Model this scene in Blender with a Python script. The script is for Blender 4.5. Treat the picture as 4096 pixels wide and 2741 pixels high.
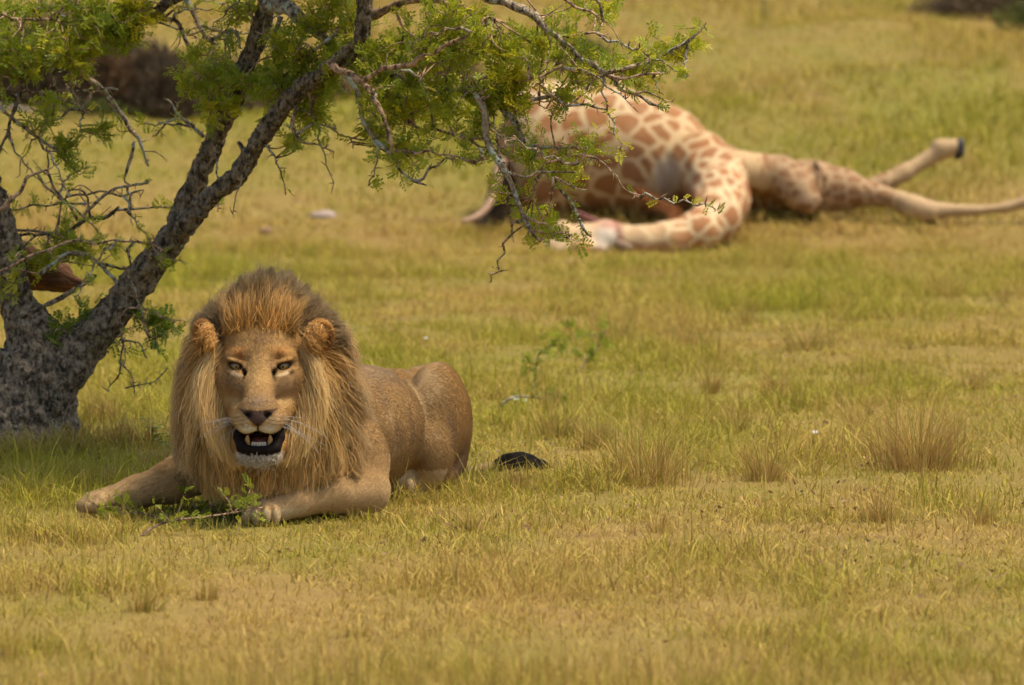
import bpy, math, random
import numpy as np
from mathutils import Vector, Matrix

random.seed(7)
RNG = np.random.default_rng(7)
for _o in list(bpy.data.objects):
    bpy.data.objects.remove(_o)
SC = bpy.context.scene
COL = SC.collection

# ------------------------------------------------------------------ camera
CAM_H = 1.88            # eye height of somebody standing in an open vehicle
FPX = 23000.0           # focal length in pixels of the 4096 px wide photograph
HORIZON = -77.0         # picture row of the horizon
PITCH = math.atan((1370.5 - HORIZON) / FPX)
cam_d = bpy.data.cameras.new('camera')
cam_d.sensor_width = 36.0
cam_d.lens = 36.0 * FPX / 4096.0
cam_d.clip_start = 0.5
cam_d.clip_end = 2000.0
cam_d.dof.use_dof = True
cam_d.dof.focus_distance = 20.6
cam_d.dof.aperture_fstop = 4.6
cam = bpy.data.objects.new('camera', cam_d)
cam.location = (0, 0, CAM_H)
cam.rotation_euler = (math.pi / 2 - PITCH, 0, 0)
COL.objects.link(cam)
SC.camera = cam

# ------------------------------------------------------------------ sky, sun, exposure
SUN_EL, SUN_AZ = math.radians(69), math.radians(98)      # azimuth measured from +Y towards +X
world = bpy.data.worlds.new('World')
SC.world = world
world.use_nodes = True
_nt = world.node_tree
_bg = _nt.nodes['Background']
_sky = _nt.nodes.new('ShaderNodeTexSky')
_sky.sky_type = 'NISHITA'
_sky.sun_disc = False
_sky.sun_elevation = SUN_EL
_sky.sun_rotation = SUN_AZ
_sky.air_density = 1.0
_sky.dust_density = 3.0
_sky.ozone_density = 0.6
_nt.links.new(_sky.outputs[0], _bg.inputs[0])
_bg.inputs[1].default_value = 0.15
sun_d = bpy.data.lights.new('sun', 'SUN')
sun_d.energy = 3.3
sun_d.angle = math.radians(9)
sun_d.color = (1.0, 0.90, 0.73)
sun = bpy.data.objects.new('sun', sun_d)
_sd = Vector((math.sin(SUN_AZ) * math.cos(SUN_EL), math.cos(SUN_AZ) * math.cos(SUN_EL), math.sin(SUN_EL)))
sun.rotation_euler = _sd.to_track_quat('Z', 'Y').to_euler()
sun.location = (12, 14, 25)
COL.objects.link(sun)
SC.view_settings.view_transform = 'Standard'
SC.view_settings.look = 'None'
SC.view_settings.exposure = 0.52
SC.view_settings.gamma = 1.0
SC.view_settings.use_curve_mapping = False
SC.render.engine = 'CYCLES'
SC.cycles.use_denoising = True
SC.cycles.use_adaptive_sampling = True
SC.cycles.adaptive_threshold = 0.03
SC.cycles.max_bounces = 5
SC.cycles.diffuse_bounces = 2
SC.cycles.glossy_bounces = 2
SC.cycles.transmission_bounces = 2
SC.cycles.transparent_max_bounces = 4
SC.cycles_curves.shape = 'RIBBONS'
SC.cycles_curves.subdivisions = 2

# ------------------------------------------------------------------ helpers
_cp, _sp = math.cos(PITCH), math.sin(PITCH)
def W(px, py, d):
    """World point at ground distance d seen at row py, column px of the photograph (used to measure sizes)."""
    u = (px - 2048.0) / FPX
    v = (1370.5 - py) / FPX
    dy = _cp + v * _sp
    dz = -_sp + v * _cp
    t = d / dy
    return np.array([u * t, d, CAM_H + dz * t])

def gdist(py):
    return CAM_H * FPX / (py - HORIZON)

def link(name, data, parent=None, mat=None):
    o = bpy.data.objects.new(name, data)
    COL.objects.link(o)
    if parent is not None:
        o.parent = parent
    if mat is not None:
        data.materials.append(mat)
    return o

def tag(o, label=None, cat=None, group=None, kind=None):
    if label: o['label'] = label
    if cat: o['category'] = cat
    if group: o['group'] = group
    if kind: o['kind'] = kind
    return o

def empty(name, loc=(0, 0, 0)):
    o = bpy.data.objects.new(name, None)
    o.location = loc
    o.empty_display_size = 0.1
    COL.objects.link(o)
    return o

def mesh_np(name, V, F, smooth=True):
    """V (n,3); F (m,3|4) array or list of such arrays."""
    me = bpy.data.meshes.new(name)
    V = np.asarray(V, np.float32)
    Fs = F if isinstance(F, list) else [F]
    Fs = [np.asarray(f, np.int32) for f in Fs if len(f)]
    me.vertices.add(len(V))
    me.vertices.foreach_set('co', V.ravel())
    idx = np.concatenate([f.ravel() for f in Fs])
    tot = np.concatenate([np.full(len(f), f.shape[1], np.int32) for f in Fs])
    st = np.concatenate([[0], np.cumsum(tot)[:-1]]).astype(np.int32)
    me.loops.add(len(idx))
    me.loops.foreach_set('vertex_index', idx)
    me.polygons.add(len(tot))
    me.polygons.foreach_set('loop_start', st)
    me.polygons.foreach_set('loop_total', tot)
    me.polygons.foreach_set('use_smooth', np.full(len(tot), smooth, bool))
    me.update(calc_edges=True)
    return me

def set_attr(me, name, arr, kind='FLOAT', dom='POINT'):
    a = me.attributes.new(name, kind, dom)
    arr = np.asarray(arr, np.float32)
    if kind == 'FLOAT_COLOR':
        if arr.shape[1] == 3:
            arr = np.concatenate([arr, np.ones((len(arr), 1), np.float32)], 1)
        a.data.foreach_set('color', arr.ravel())
    elif kind == 'FLOAT_VECTOR':
        a.data.foreach_set('vector', arr.ravel())
    else:
        a.data.foreach_set('value', arr.ravel())

def unit(v):
    v = np.asarray(v, float)
    return v / np.maximum(np.linalg.norm(v, axis=-1, keepdims=True), 1e-9)

def sm(a, b, x):
    t = np.clip((x - a) / (b - a), 0, 1)
    return t * t * (3 - 2 * t)

def vnoise(P, seed=0):
    """value noise, P (n,k<=3) -> (n,) in 0..1"""
    P = np.asarray(P, float)
    if P.shape[1] < 3:
        P = np.concatenate([P, np.zeros((len(P), 3 - P.shape[1]))], 1)
    i = np.floor(P).astype(np.int64)
    f = P - i
    f = f * f * (3 - 2 * f)
    out = np.zeros(len(P))
    for a in (0, 1):
        for b in (0, 1):
            for c in (0, 1):
                n = (i[:, 0] + a) * 73856093 ^ (i[:, 1] + b) * 19349663 ^ (i[:, 2] + c) * 83492791 ^ (seed * 2654435761 & 0x7fffffff)
                n = (n ^ (n >> 13)) * 1274126177 & 0x7fffffff
                n = (n ^ (n >> 16)) & 0xffff
                w = (f[:, 0] if a else 1 - f[:, 0]) * (f[:, 1] if b else 1 - f[:, 1]) * (f[:, 2] if c else 1 - f[:, 2])
                out += w * n / 65535.0
    return out

def fbm(P, seed=0, oct=3):
    P = np.asarray(P, float)
    s, a, t = 0, 1.0, 0
    for k in range(oct):
        s = s + a * vnoise(P * 2 ** k + 17.3 * k, seed + k)
        t += a
        a *= 0.5
    return s / t

# node material builder -------------------------------------------------
class NM:
    def __init__(self, name):
        self.m = bpy.data.materials.new(name)
        self.m.use_nodes = True
        self.t = self.m.node_tree
        self.t.nodes.clear()
        self.out = self.t.nodes.new('ShaderNodeOutputMaterial')
    def n(self, typ, **kw):
        nd = self.t.nodes.new('ShaderNode' + typ)
        ins = kw.pop('ins', {})
        for k, v in kw.items():
            setattr(nd, k, v)
        for k, v in ins.items():
            self.put(nd, k, v)
        return nd
    def put(self, nd, k, v):
        s = nd.inputs[k]
        if isinstance(v, bpy.types.NodeSocket):
            self.t.links.new(v, s)
        elif isinstance(v, tuple) and len(v) == 3 and s.type == 'RGBA':
            s.default_value = (*v, 1)
        else:
            s.default_value = v
    def pos(self):
        return self.n('NewGeometry').outputs['Position']
    def obj(self):
        return self.n('TexCoord').outputs['Object']
    def attr(self, name, out='Color'):
        return self.n('Attribute', attribute_name=name).outputs[out]
    def noise(self, vec, scale, detail=3, rough=0.5, dist=0.0, out='Fac'):
        return self.n('TexNoise', ins={'Vector': vec, 'Scale': scale, 'Detail': detail, 'Roughness': rough, 'Distortion': dist}).outputs[out]
    def math(self, op, a, b=0.0, c=0.0, clamp=False):
        nd = self.n('Math', operation=op, use_clamp=clamp)
        self.put(nd, 0, a); self.put(nd, 1, b); self.put(nd, 2, c)
        return nd.outputs[0]
    def ramp(self, f, a, b, lo=0.0, hi=1.0):
        nd = self.n('MapRange', interpolation_type='SMOOTHSTEP')
        for k, v in zip(range(5), (f, a, b, lo, hi)):
            self.put(nd, k, v)
        return nd.outputs[0]
    def mix(self, f, a, b, blend='MIX'):
        nd = self.n('Mix', data_type='RGBA', blend_type=blend)
        self.put(nd, 0, f); self.put(nd, 6, a); self.put(nd, 7, b)
        return nd.outputs[2]
    def vmul(self, v, s):
        nd = self.n('VectorMath', operation='MULTIPLY')
        self.put(nd, 0, v); self.put(nd, 1, s)
        return nd.outputs[0]
    def bump(self, h, strength=0.3, dist=0.01):
        return self.n('Bump', ins={'Height': h, 'Strength': strength, 'Distance': dist}).outputs[0]
    def surf(self, col, rough=0.8, normal=None, spec=0.3, trans=0.0, trans_col=None, **kw):
        b = self.n('BsdfPrincipled', ins={'Base Color': col, 'Roughness': rough, 'Specular IOR Level': spec})
        for k, v in kw.items():
            self.put(b, k.replace('_', ' '), v)
        if normal is not None:
            self.put(b, 'Normal', normal)
        o = b.outputs[0]
        if trans:
            tr = self.n('BsdfTranslucent', ins={'Color': trans_col if trans_col is not None else col})
            o = self.n('MixShader', ins={0: trans, 1: o, 2: tr.outputs[0]}).outputs[0]
        self.t.links.new(o, self.out.inputs[0])
        return self.m
# ------------------------------------------------------------------ ground
_HY = np.linspace(-200, 1000, 24001)
_HS = 0.13 * sm(39.5, 40.4, _HY) - 0.05 * sm(45, 49, _HY) - 0.06 * sm(70, 110, _HY)
_HZ = np.cumsum(_HS) * (_HY[1] - _HY[0])
def H(x, y):
    """height of the veld"""
    x = np.asarray(x, float); y = np.asarray(y, float)
    z = np.interp(y, _HY, _HZ)
    far = sm(42.5, 47, y)
    z = z + far * (0.07 * np.sin(x * 1.1 + y * 0.5) * np.sin(y * 0.9 + 0.4 * x) + 0.05 * np.sin(x * 2.1 - y * 1.3 + 1.0))
    P = np.stack([np.ravel(x), np.ravel(y)], 1)
    n = (fbm(P * 1.1, 3, 3) - 0.5).reshape(np.shape(z)) * 0.07
    n2 = (fbm(P * 4.5, 9, 2) - 0.5).reshape(np.shape(z)) * 0.025
    return z + (n + n2) * (0.45 + 0.9 * sm(22, 30, y))

def H1(x, y):
    return float(H(np.array([x]), np.array([y]))[0])

def greenness(x, y):
    """where the turf is green (1) and where dry (0): patches of the ground itself"""
    P = np.stack([x, y], 1)
    g = 0.47 + 1.0 * (fbm(P * np.array([0.55, 0.30]), 21, 3) - 0.5) + 0.95 * (fbm(P * np.array([3.2, 1.9]), 22, 3) - 0.5)
    g += 0.42 * np.exp(-(((x + 1.2) / 1.3) ** 2 + ((y - 21.6) / 1.7) ** 2))      # greener turf under the tree
    g += 0.30 * np.exp(-(((x - 0.1) / 0.8) ** 2 + ((y - 20.6) / 0.8) ** 2))
    g += 0.22 * np.exp(-((y - 27.0) / 3.0) ** 2) + 0.25 * np.exp(-((y - 36.5) / 2.5) ** 2)
    g -= 0.35 * np.exp(-(((x - 1.5) / 3.5) ** 2 + ((y - 40.6) / 1.1) ** 2))      # worn ground round the carcass
    g -= 0.15 * sm(18.9, 17.2, y)
    g += 0.30 * sm(42.2, 43.5, y) * sm(50, 46, y)
    return np.clip(g, 0, 1)

def build_ground():
    xs = np.concatenate([np.linspace(-500, -16, 14)[:-1], np.linspace(-16, 16, 200), np.linspace(16, 500, 14)[1:]])
    ys = np.concatenate([np.linspace(-120, 11, 10)[:-1], np.linspace(11, 30, 240)[:-1], np.linspace(30, 95, 200)[:-1], np.linspace(95, 900, 40)])
    X, Y = np.meshgrid(xs, ys)
    Z = H(X, Y)
    V = np.stack([X.ravel(), Y.ravel(), Z.ravel()], 1)
    nx, ny = len(xs), len(ys)
    i, j = np.meshgrid(np.arange(nx - 1), np.arange(ny - 1))
    a = (j * nx + i).ravel()
    F = np.stack([a, a + 1, a + nx + 1, a + nx], 1)
    me = mesh_np('ground', V, F)
    set_attr(me, 'green', greenness(V[:, 0], V[:, 1]))
    m = NM('turf_soil')
    p = m.pos()
    g = m.attr('green', 'Fac')
    dry = m.mix(m.noise(p, 9, 4, 0.6), (0.17, 0.10, 0.035), (0.33, 0.22, 0.065))
    grn = m.mix(m.noise(p, 14, 4, 0.6), (0.12, 0.105, 0.02), (0.25, 0.21, 0.04))
    col = m.mix(g, dry, grn)
    col = m.mix(m.ramp(m.noise(p, 2.3, 5, 0.65), 0.60, 0.72), col, (0.15, 0.08, 0.035))
    mat = m.surf(col, 0.95, m.bump(m.noise(p, 60, 4, 0.7), 0.6, 0.02), spec=0.1)
    o = link('ground', me, None, mat)
    tag(o, 'grassy veld ground with dry and green turf rising gently behind', 'ground', kind='structure')
    return o

def blade_mesh(base, h, w, az, lean, fa, rnd, green, seg=2, bend=0.55):
    """grass blades as thin bent strips; all arguments are arrays, one entry per blade"""
    n = len(h)
    d = np.stack([np.cos(az), np.sin(az)], 1)
    wv = np.stack([np.cos(fa), np.sin(fa), np.zeros(n)], 1)
    rows = []
    for k in range(seg + 1):
        t = k / seg
        off = d * (lean * h * (t * (1 - bend) + bend * t * t * 1.4))[:, None]
        z = h * t * (1 - 0.35 * np.minimum(lean, 1.2) * t) - 0.008
        c = base + np.concatenate([off, z[:, None]], 1)
        if k < seg:
            ww = (w * (1 - 0.55 * t))[:, None] * wv * 0.5
            rows += [c - ww, c + ww]
        else:
            rows += [c]
    nv = len(rows)
    V = np.stack(rows, 1).reshape(-1, 3)
    b = np.arange(n) * nv
    Q = [np.stack([b + 2 * k, b + 2 * k + 1, b + 2 * k + 3, b + 2 * k + 2], 1) for k in range(seg - 1)]
    T = np.stack([b + 2 * seg - 2, b + 2 * seg - 1, b + 2 * seg], 1)
    along = np.tile(np.concatenate([np.repeat(np.arange(seg) / seg, 2), [1.0]]), n)
    return V, ([np.concatenate(Q)] if Q else []) + [T], np.repeat(rnd, nv), along, np.repeat(green, nv)

def grass_obj(name, args, mat, parent=None, **k):
    V, F, rnd, al, g = blade_mesh(*args, **k)
    me = mesh_np(name, V, F, smooth=False)
    set_attr(me, 'rnd', rnd); set_attr(me, 'along', al); set_attr(me, 'green', g)
    return link(name, me, parent, mat)

def grass_material():
    m = NM('veld_grass')
    p = m.pos()
    g = m.attr('green', 'Fac')
    rnd = m.attr('rnd', 'Fac')
    al = m.attr('along', 'Fac')
    k = m.math('ADD', m.math('MULTIPLY', m.math('SUBTRACT', rnd, 0.5), 0.75), g)
    f = m.ramp(k, 0.22, 0.95)
    r2 = m.math('FRACT', m.math('MULTIPLY', rnd, 17.3))
    dry = m.mix(r2, (0.44, 0.30, 0.060), (0.60, 0.43, 0.115))
    dry = m.mix(m.ramp(m.math('FRACT', m.math('MULTIPLY', rnd, 53.7)), 0.80, 0.95), dry, (0.27, 0.135, 0.045))
    grn = m.mix(r2, (0.225, 0.235, 0.018), (0.43, 0.375, 0.03))
    col = m.mix(f, dry, grn)
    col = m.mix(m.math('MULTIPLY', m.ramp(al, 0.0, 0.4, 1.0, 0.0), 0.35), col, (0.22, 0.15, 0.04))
    thatch = m.noise(p, 13.0, 3, 0.6)
    col = m.mix(m.math('MULTIPLY', m.ramp(thatch, 0.50, 0.66), 0.42), col, (0.27, 0.145, 0.055))
    col = m.mix(m.math('MULTIPLY', m.ramp(thatch, 0.46, 0.34), 0.35), col, (0.66, 0.52, 0.16))
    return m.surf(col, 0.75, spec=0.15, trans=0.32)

GRASS = grass_material()

def strip_points(n, d0, d1, margin=1.22, extra=0.5):
    """points on the strip of ground that the camera and a step to its side can see"""
    y = d0 + (d1 - d0) * RNG.random(n)
    half = y * (2048 / FPX) * margin + extra
    return (RNG.random(n) * 2 - 1) * half, y

def build_grass():
    R = RNG.random
    # the turf round the animals
    n = 400000
    x, y = strip_points(n, 14.0, 41.0)
    P2 = np.stack([x, y], 1)
    bare = fbm(P2 * np.array([2.6, 1.4]), 41, 3)
    keep = R(n) < np.where(bare > 0.60, 0.5, 1.0)
    x, y, P2 = x[keep], y[keep], P2[keep]
    n = len(x)
    g = greenness(x, y)
    lush = fbm(P2 * 1.3, 31, 3) + 0.3 * (g - 0.4)
    clump = 0.5 * vnoise(P2 * 9.0, 33) + 0.5 * vnoise(P2 * 4.0, 34)
    h = (0.017 + 0.036 * R(n) ** 1.5) * (0.45 + 1.25 * clump) * (1 + 1.5 * sm(0.52, 0.72, lush)) * (1 + 0.012 * (y - 20))
    h = h * (1 + 1.2 * (R(n) < 0.02))
    w = 0.0052 * (0.6 + 0.8 * R(n)) * (0.85 + 0.02 * (y - 14))
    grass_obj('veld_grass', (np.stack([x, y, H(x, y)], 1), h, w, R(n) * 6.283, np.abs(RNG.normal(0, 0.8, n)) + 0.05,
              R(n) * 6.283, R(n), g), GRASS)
    tag(bpy.data.objects['veld_grass'], 'short dry yellow and green grass covering the ground around the lion', 'grass', kind='stuff')
    # the slope behind
    n = 150000
    x, y = strip_points(n, 40.5, 75.0, 1.25, 1.0)
    P2 = np.stack([x, y], 1)
    g = greenness(x, y)
    hum = fbm(P2 * np.array([0.7, 0.5]), 77, 3)
    h = (0.045 + 0.10 * R(n)) * (0.5 + 1.1 * sm(0.35, 0.75, hum)) * (0.7 + 0.6 * vnoise(P2 * 3, 78))
    w = 0.012 * (0.6 + 0.8 * R(n))
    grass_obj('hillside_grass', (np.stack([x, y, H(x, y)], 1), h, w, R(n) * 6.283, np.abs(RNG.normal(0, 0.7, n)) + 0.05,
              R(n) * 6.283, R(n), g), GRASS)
    tag(bpy.data.objects['hillside_grass'], 'coarser grass on the rising slope behind the giraffe', 'grass', kind='stuff')
    # tall stems close to the vehicle
    n = 15000
    y = 12.2 + 3.8 * R(n)
    x = (R(n) * 2 - 1) * (y * 0.108 + 0.5)
    P2 = np.stack([x, y], 1)
    kp = (fbm(P2 * 1.6, 61, 2) + 0.16 * (x < -0.2) - 0.10 * sm(14.2, 15.6, y) + RNG.normal(0, 0.03, n)) > 0.47
    x, y = x[kp], y[kp]
    n = len(x)
    h = (0.08 + 0.24 * R(n) ** 1.6) * (1.0 - 0.5 * sm(13.6, 15.8, y))
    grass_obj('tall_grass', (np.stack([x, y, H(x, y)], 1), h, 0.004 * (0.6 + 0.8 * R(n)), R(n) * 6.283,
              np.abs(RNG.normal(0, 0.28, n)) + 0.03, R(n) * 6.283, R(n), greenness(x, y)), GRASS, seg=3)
    tag(bpy.data.objects['tall_grass'], 'tall thin dry grass stems standing in front of the open turf', 'grass', kind='stuff')

build_ground()
build_grass()
# ------------------------------------------------------------------ thorn tree
def resample(P, R, step):
    """Catmull-Rom through P (n,3) with radii R, roughly every step metres"""
    P = np.asarray(P, float); R = np.asarray(R, float)
    Q = np.concatenate([[2 * P[0] - P[1]], P, [2 * P[-1] - P[-2]]])
    out, rad = [], []
    for i in range(len(P) - 1):
        p0, p1, p2, p3 = Q[i:i + 4]
        m = max(2, int(np.linalg.norm(p2 - p1) / step))
        t = np.linspace(0, 1, m, endpoint=False)[:, None]
        out.append(0.5 * (2 * p1 + (p2 - p0) * t + (2 * p0 - 5 * p1 + 4 * p2 - p3) * t ** 2 + (3 * p1 - p0 - 3 * p2 + p3) * t ** 3))
        rad.append(R[i] + (R[i + 1] - R[i]) * t[:, 0])
    out.append(P[-1:]); rad.append(R[-1:])
    return np.concatenate(out), np.concatenate(rad)

def tube(P, R, sides=8, rough=0.0, seed=0, close=True, nscale=14.0):
    """swept tube V,F (quads) + end tip"""
    P = np.asarray(P, float); n = len(P)
    T = unit(np.gradient(P, axis=0))
    up = np.array([0.13, 0.97, 0.2])
    U = unit(np.cross(T, up)); B = np.cross(T, U)
    a = np.arange(sides) * 2 * math.pi / sides
    ring = U[:, None, :] * np.cos(a)[None, :, None] + B[:, None, :] * np.sin(a)[None, :, None]
    r = np.repeat(np.asarray(R)[:, None], sides, 1)
    if rough:
        S = np.cumsum(np.concatenate([[0], np.linalg.norm(np.diff(P, axis=0), axis=1)]))
        q = np.stack([np.repeat(S[:, None], sides, 1).ravel() * nscale, (np.cos(a)[None] * 1.3 + np.zeros((n, 1))).ravel() + seed * 3.1,
                      (np.sin(a)[None] * 1.3 + np.zeros((n, 1))).ravel()], 1)
        r = r * (1 + rough * 2 * (fbm(q, seed, 3).reshape(n, sides) - 0.5))
    V = (P[:, None, :] + ring * r[:, :, None]).reshape(-1, 3)
    i, j = np.meshgrid(np.arange(n - 1), np.arange(sides), indexing='ij')
    i = i.ravel(); j = j.ravel(); k = (j + 1) % sides
    F = np.stack([i * sides + j, i * sides + k, (i + 1) * sides + k, (i + 1) * sides + j], 1)
    V = np.concatenate([V, P[:1] - T[:1] * R[0] * 0.3, P[-1:] + T[-1:] * R[-1] * 0.6])
    c0, c1 = n * sides, n * sides + 1
    jj = np.arange(sides); kk = (jj + 1) % sides
    T0 = np.stack([kk, jj, np.full(sides, c0)], 1)
    T1 = np.stack([(n - 1) * sides + jj, (n - 1) * sides + kk, np.full(sides, c1)], 1)
    return V, F, np.concatenate([T0, T1])

class Geo:
    """collects geometry for one mesh"""
    def __init__(self): self.V, self.Q, self.T, self.n, self.A = [], [], [], 0, []
    def add(self, V, Q=None, T=None, a=None):
        self.V.append(np.asarray(V, float))
        if Q is not None and len(Q): self.Q.append(np.asarray(Q) + self.n)
        if T is not None and len(T): self.T.append(np.asarray(T) + self.n)
        self.A.append(np.full(len(V), 0.0) if a is None else np.broadcast_to(a, (len(V),)).astype(float))
        self.n += len(V)
    def mesh(self, name, smooth=True, attr=None):
        F = []
        if self.Q: F.append(np.concatenate(self.Q))
        if self.T: F.append(np.concatenate(self.T))
        me = mesh_np(name, np.concatenate(self.V), F, smooth)
        if attr: set_attr(me, attr, np.concatenate(self.A))
        return me

def bark_material(name, base, lichen, amount, bump=0.5):
    m = NM(name)
    p = m.pos()
    n1 = m.noise(p, 34, 5, 0.65)
    vor = m.n('TexVoronoi', feature='F1', ins={'Vector': m.vmul(p, (1.0, 1.0, 0.55)), 'Scale': 55.0}).outputs['Distance']
    st = m.noise(m.vmul(p, (1.0, 1.0, 0.5)), 62, 4, 0.7)
    col = m.mix(m.ramp(m.math('ADD', m.math('MULTIPLY', n1, 0.5), m.math('MULTIPLY', st, 0.5)), 0.40, 0.60), tuple(c * 0.28 for c in base), tuple(c * 2.1 for c in base))
    lm = m.ramp(m.math('ADD', m.noise(p, 9, 4, 0.7), m.math('MULTIPLY', m.math('SUBTRACT', m.noise(p, 60, 3, 0.6), 0.5), 0.35)), 0.66 - amount, 0.74 - amount)
    col = m.mix(lm, col, m.mix(m.noise(p, 80, 2), lichen, tuple(c * 0.6 for c in lichen)))
    h = m.math('ADD', m.math('ADD', n1, st), m.math('MULTIPLY', vor, -0.8))
    return m.surf(col, 0.92, m.bump(h, bump, 0.02), spec=0.15)

BARK = bark_material('rough_bark', (0.15, 0.115, 0.075), (0.42, 0.41, 0.29), 0.04, 0.9)
BARK_LICHEN = bark_material('lichen_bark', (0.20, 0.155, 0.10), (0.55, 0.56, 0.45), 0.14, 0.6)
BARK_TWIG = bark_material('smooth_twig_bark', (0.26, 0.165, 0.10), (0.45, 0.40, 0.30), 0.03, 0.3)

def leaf_material():
    m = NM('thorn_tree_leaf')
    r = m.attr('rnd', 'Fac')
    col = m.mix(m.ramp(r, 0.0, 0.55), (0.11, 0.175, 0.018), (0.30, 0.35, 0.025))
    col = m.mix(m.ramp(r, 0.55, 1.0), col, (0.58, 0.50, 0.025))
    return m.surf(col, 0.5, spec=0.25, trans=0.48)
LEAF = leaf_material()

TREE_D = 23.0
def tdepth(px):
    return TREE_D - 1.5 * sm(300, 2500, px)

# columns, rows and half-widths measured on the photograph; the last number moves the branch towards (-) or away from (+) us in metres
MAIN = [
    ('trunk', 'b', [(60, 1850, 330), (90, 1700, 225), (110, 1600, 195), (135, 1480, 175), (150, 1390, 140), (110, 1290, 95), (70, 1200, 62), (50, 1080, 56), (20, 950, 52), (-60, 700, 48), (-160, 400, 44)], 0.0),
    ('limb', 'b', [(170, 1600, 115), (240, 1500, 104), (330, 1390, 88), (430, 1280, 72), (520, 1170, 62), (600, 1060, 56), (680, 960, 55), (735, 890, 58)], -0.05),
    ('limb', 'b', [(705, 920, 44), (745, 815, 41), (800, 690, 38), (865, 540, 37), (925, 420, 35), (990, 260, 36), (1030, 150, 36), (1060, 40, 35), (1100, -120, 36), (1120, -300, 30)], 0.1),
    ('limb', 'b', [(730, 905, 42), (800, 830, 36), (880, 755, 33), (955, 690, 34), (1020, 585, 31), (1100, 470, 31), (1185, 372, 30), (1295, 285, 28), (1390, 218, 28), (1440, 160, 33), (1462, 50, 28), (1470, -90, 27), (1500, -260, 22)], -0.15),
]
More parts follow.
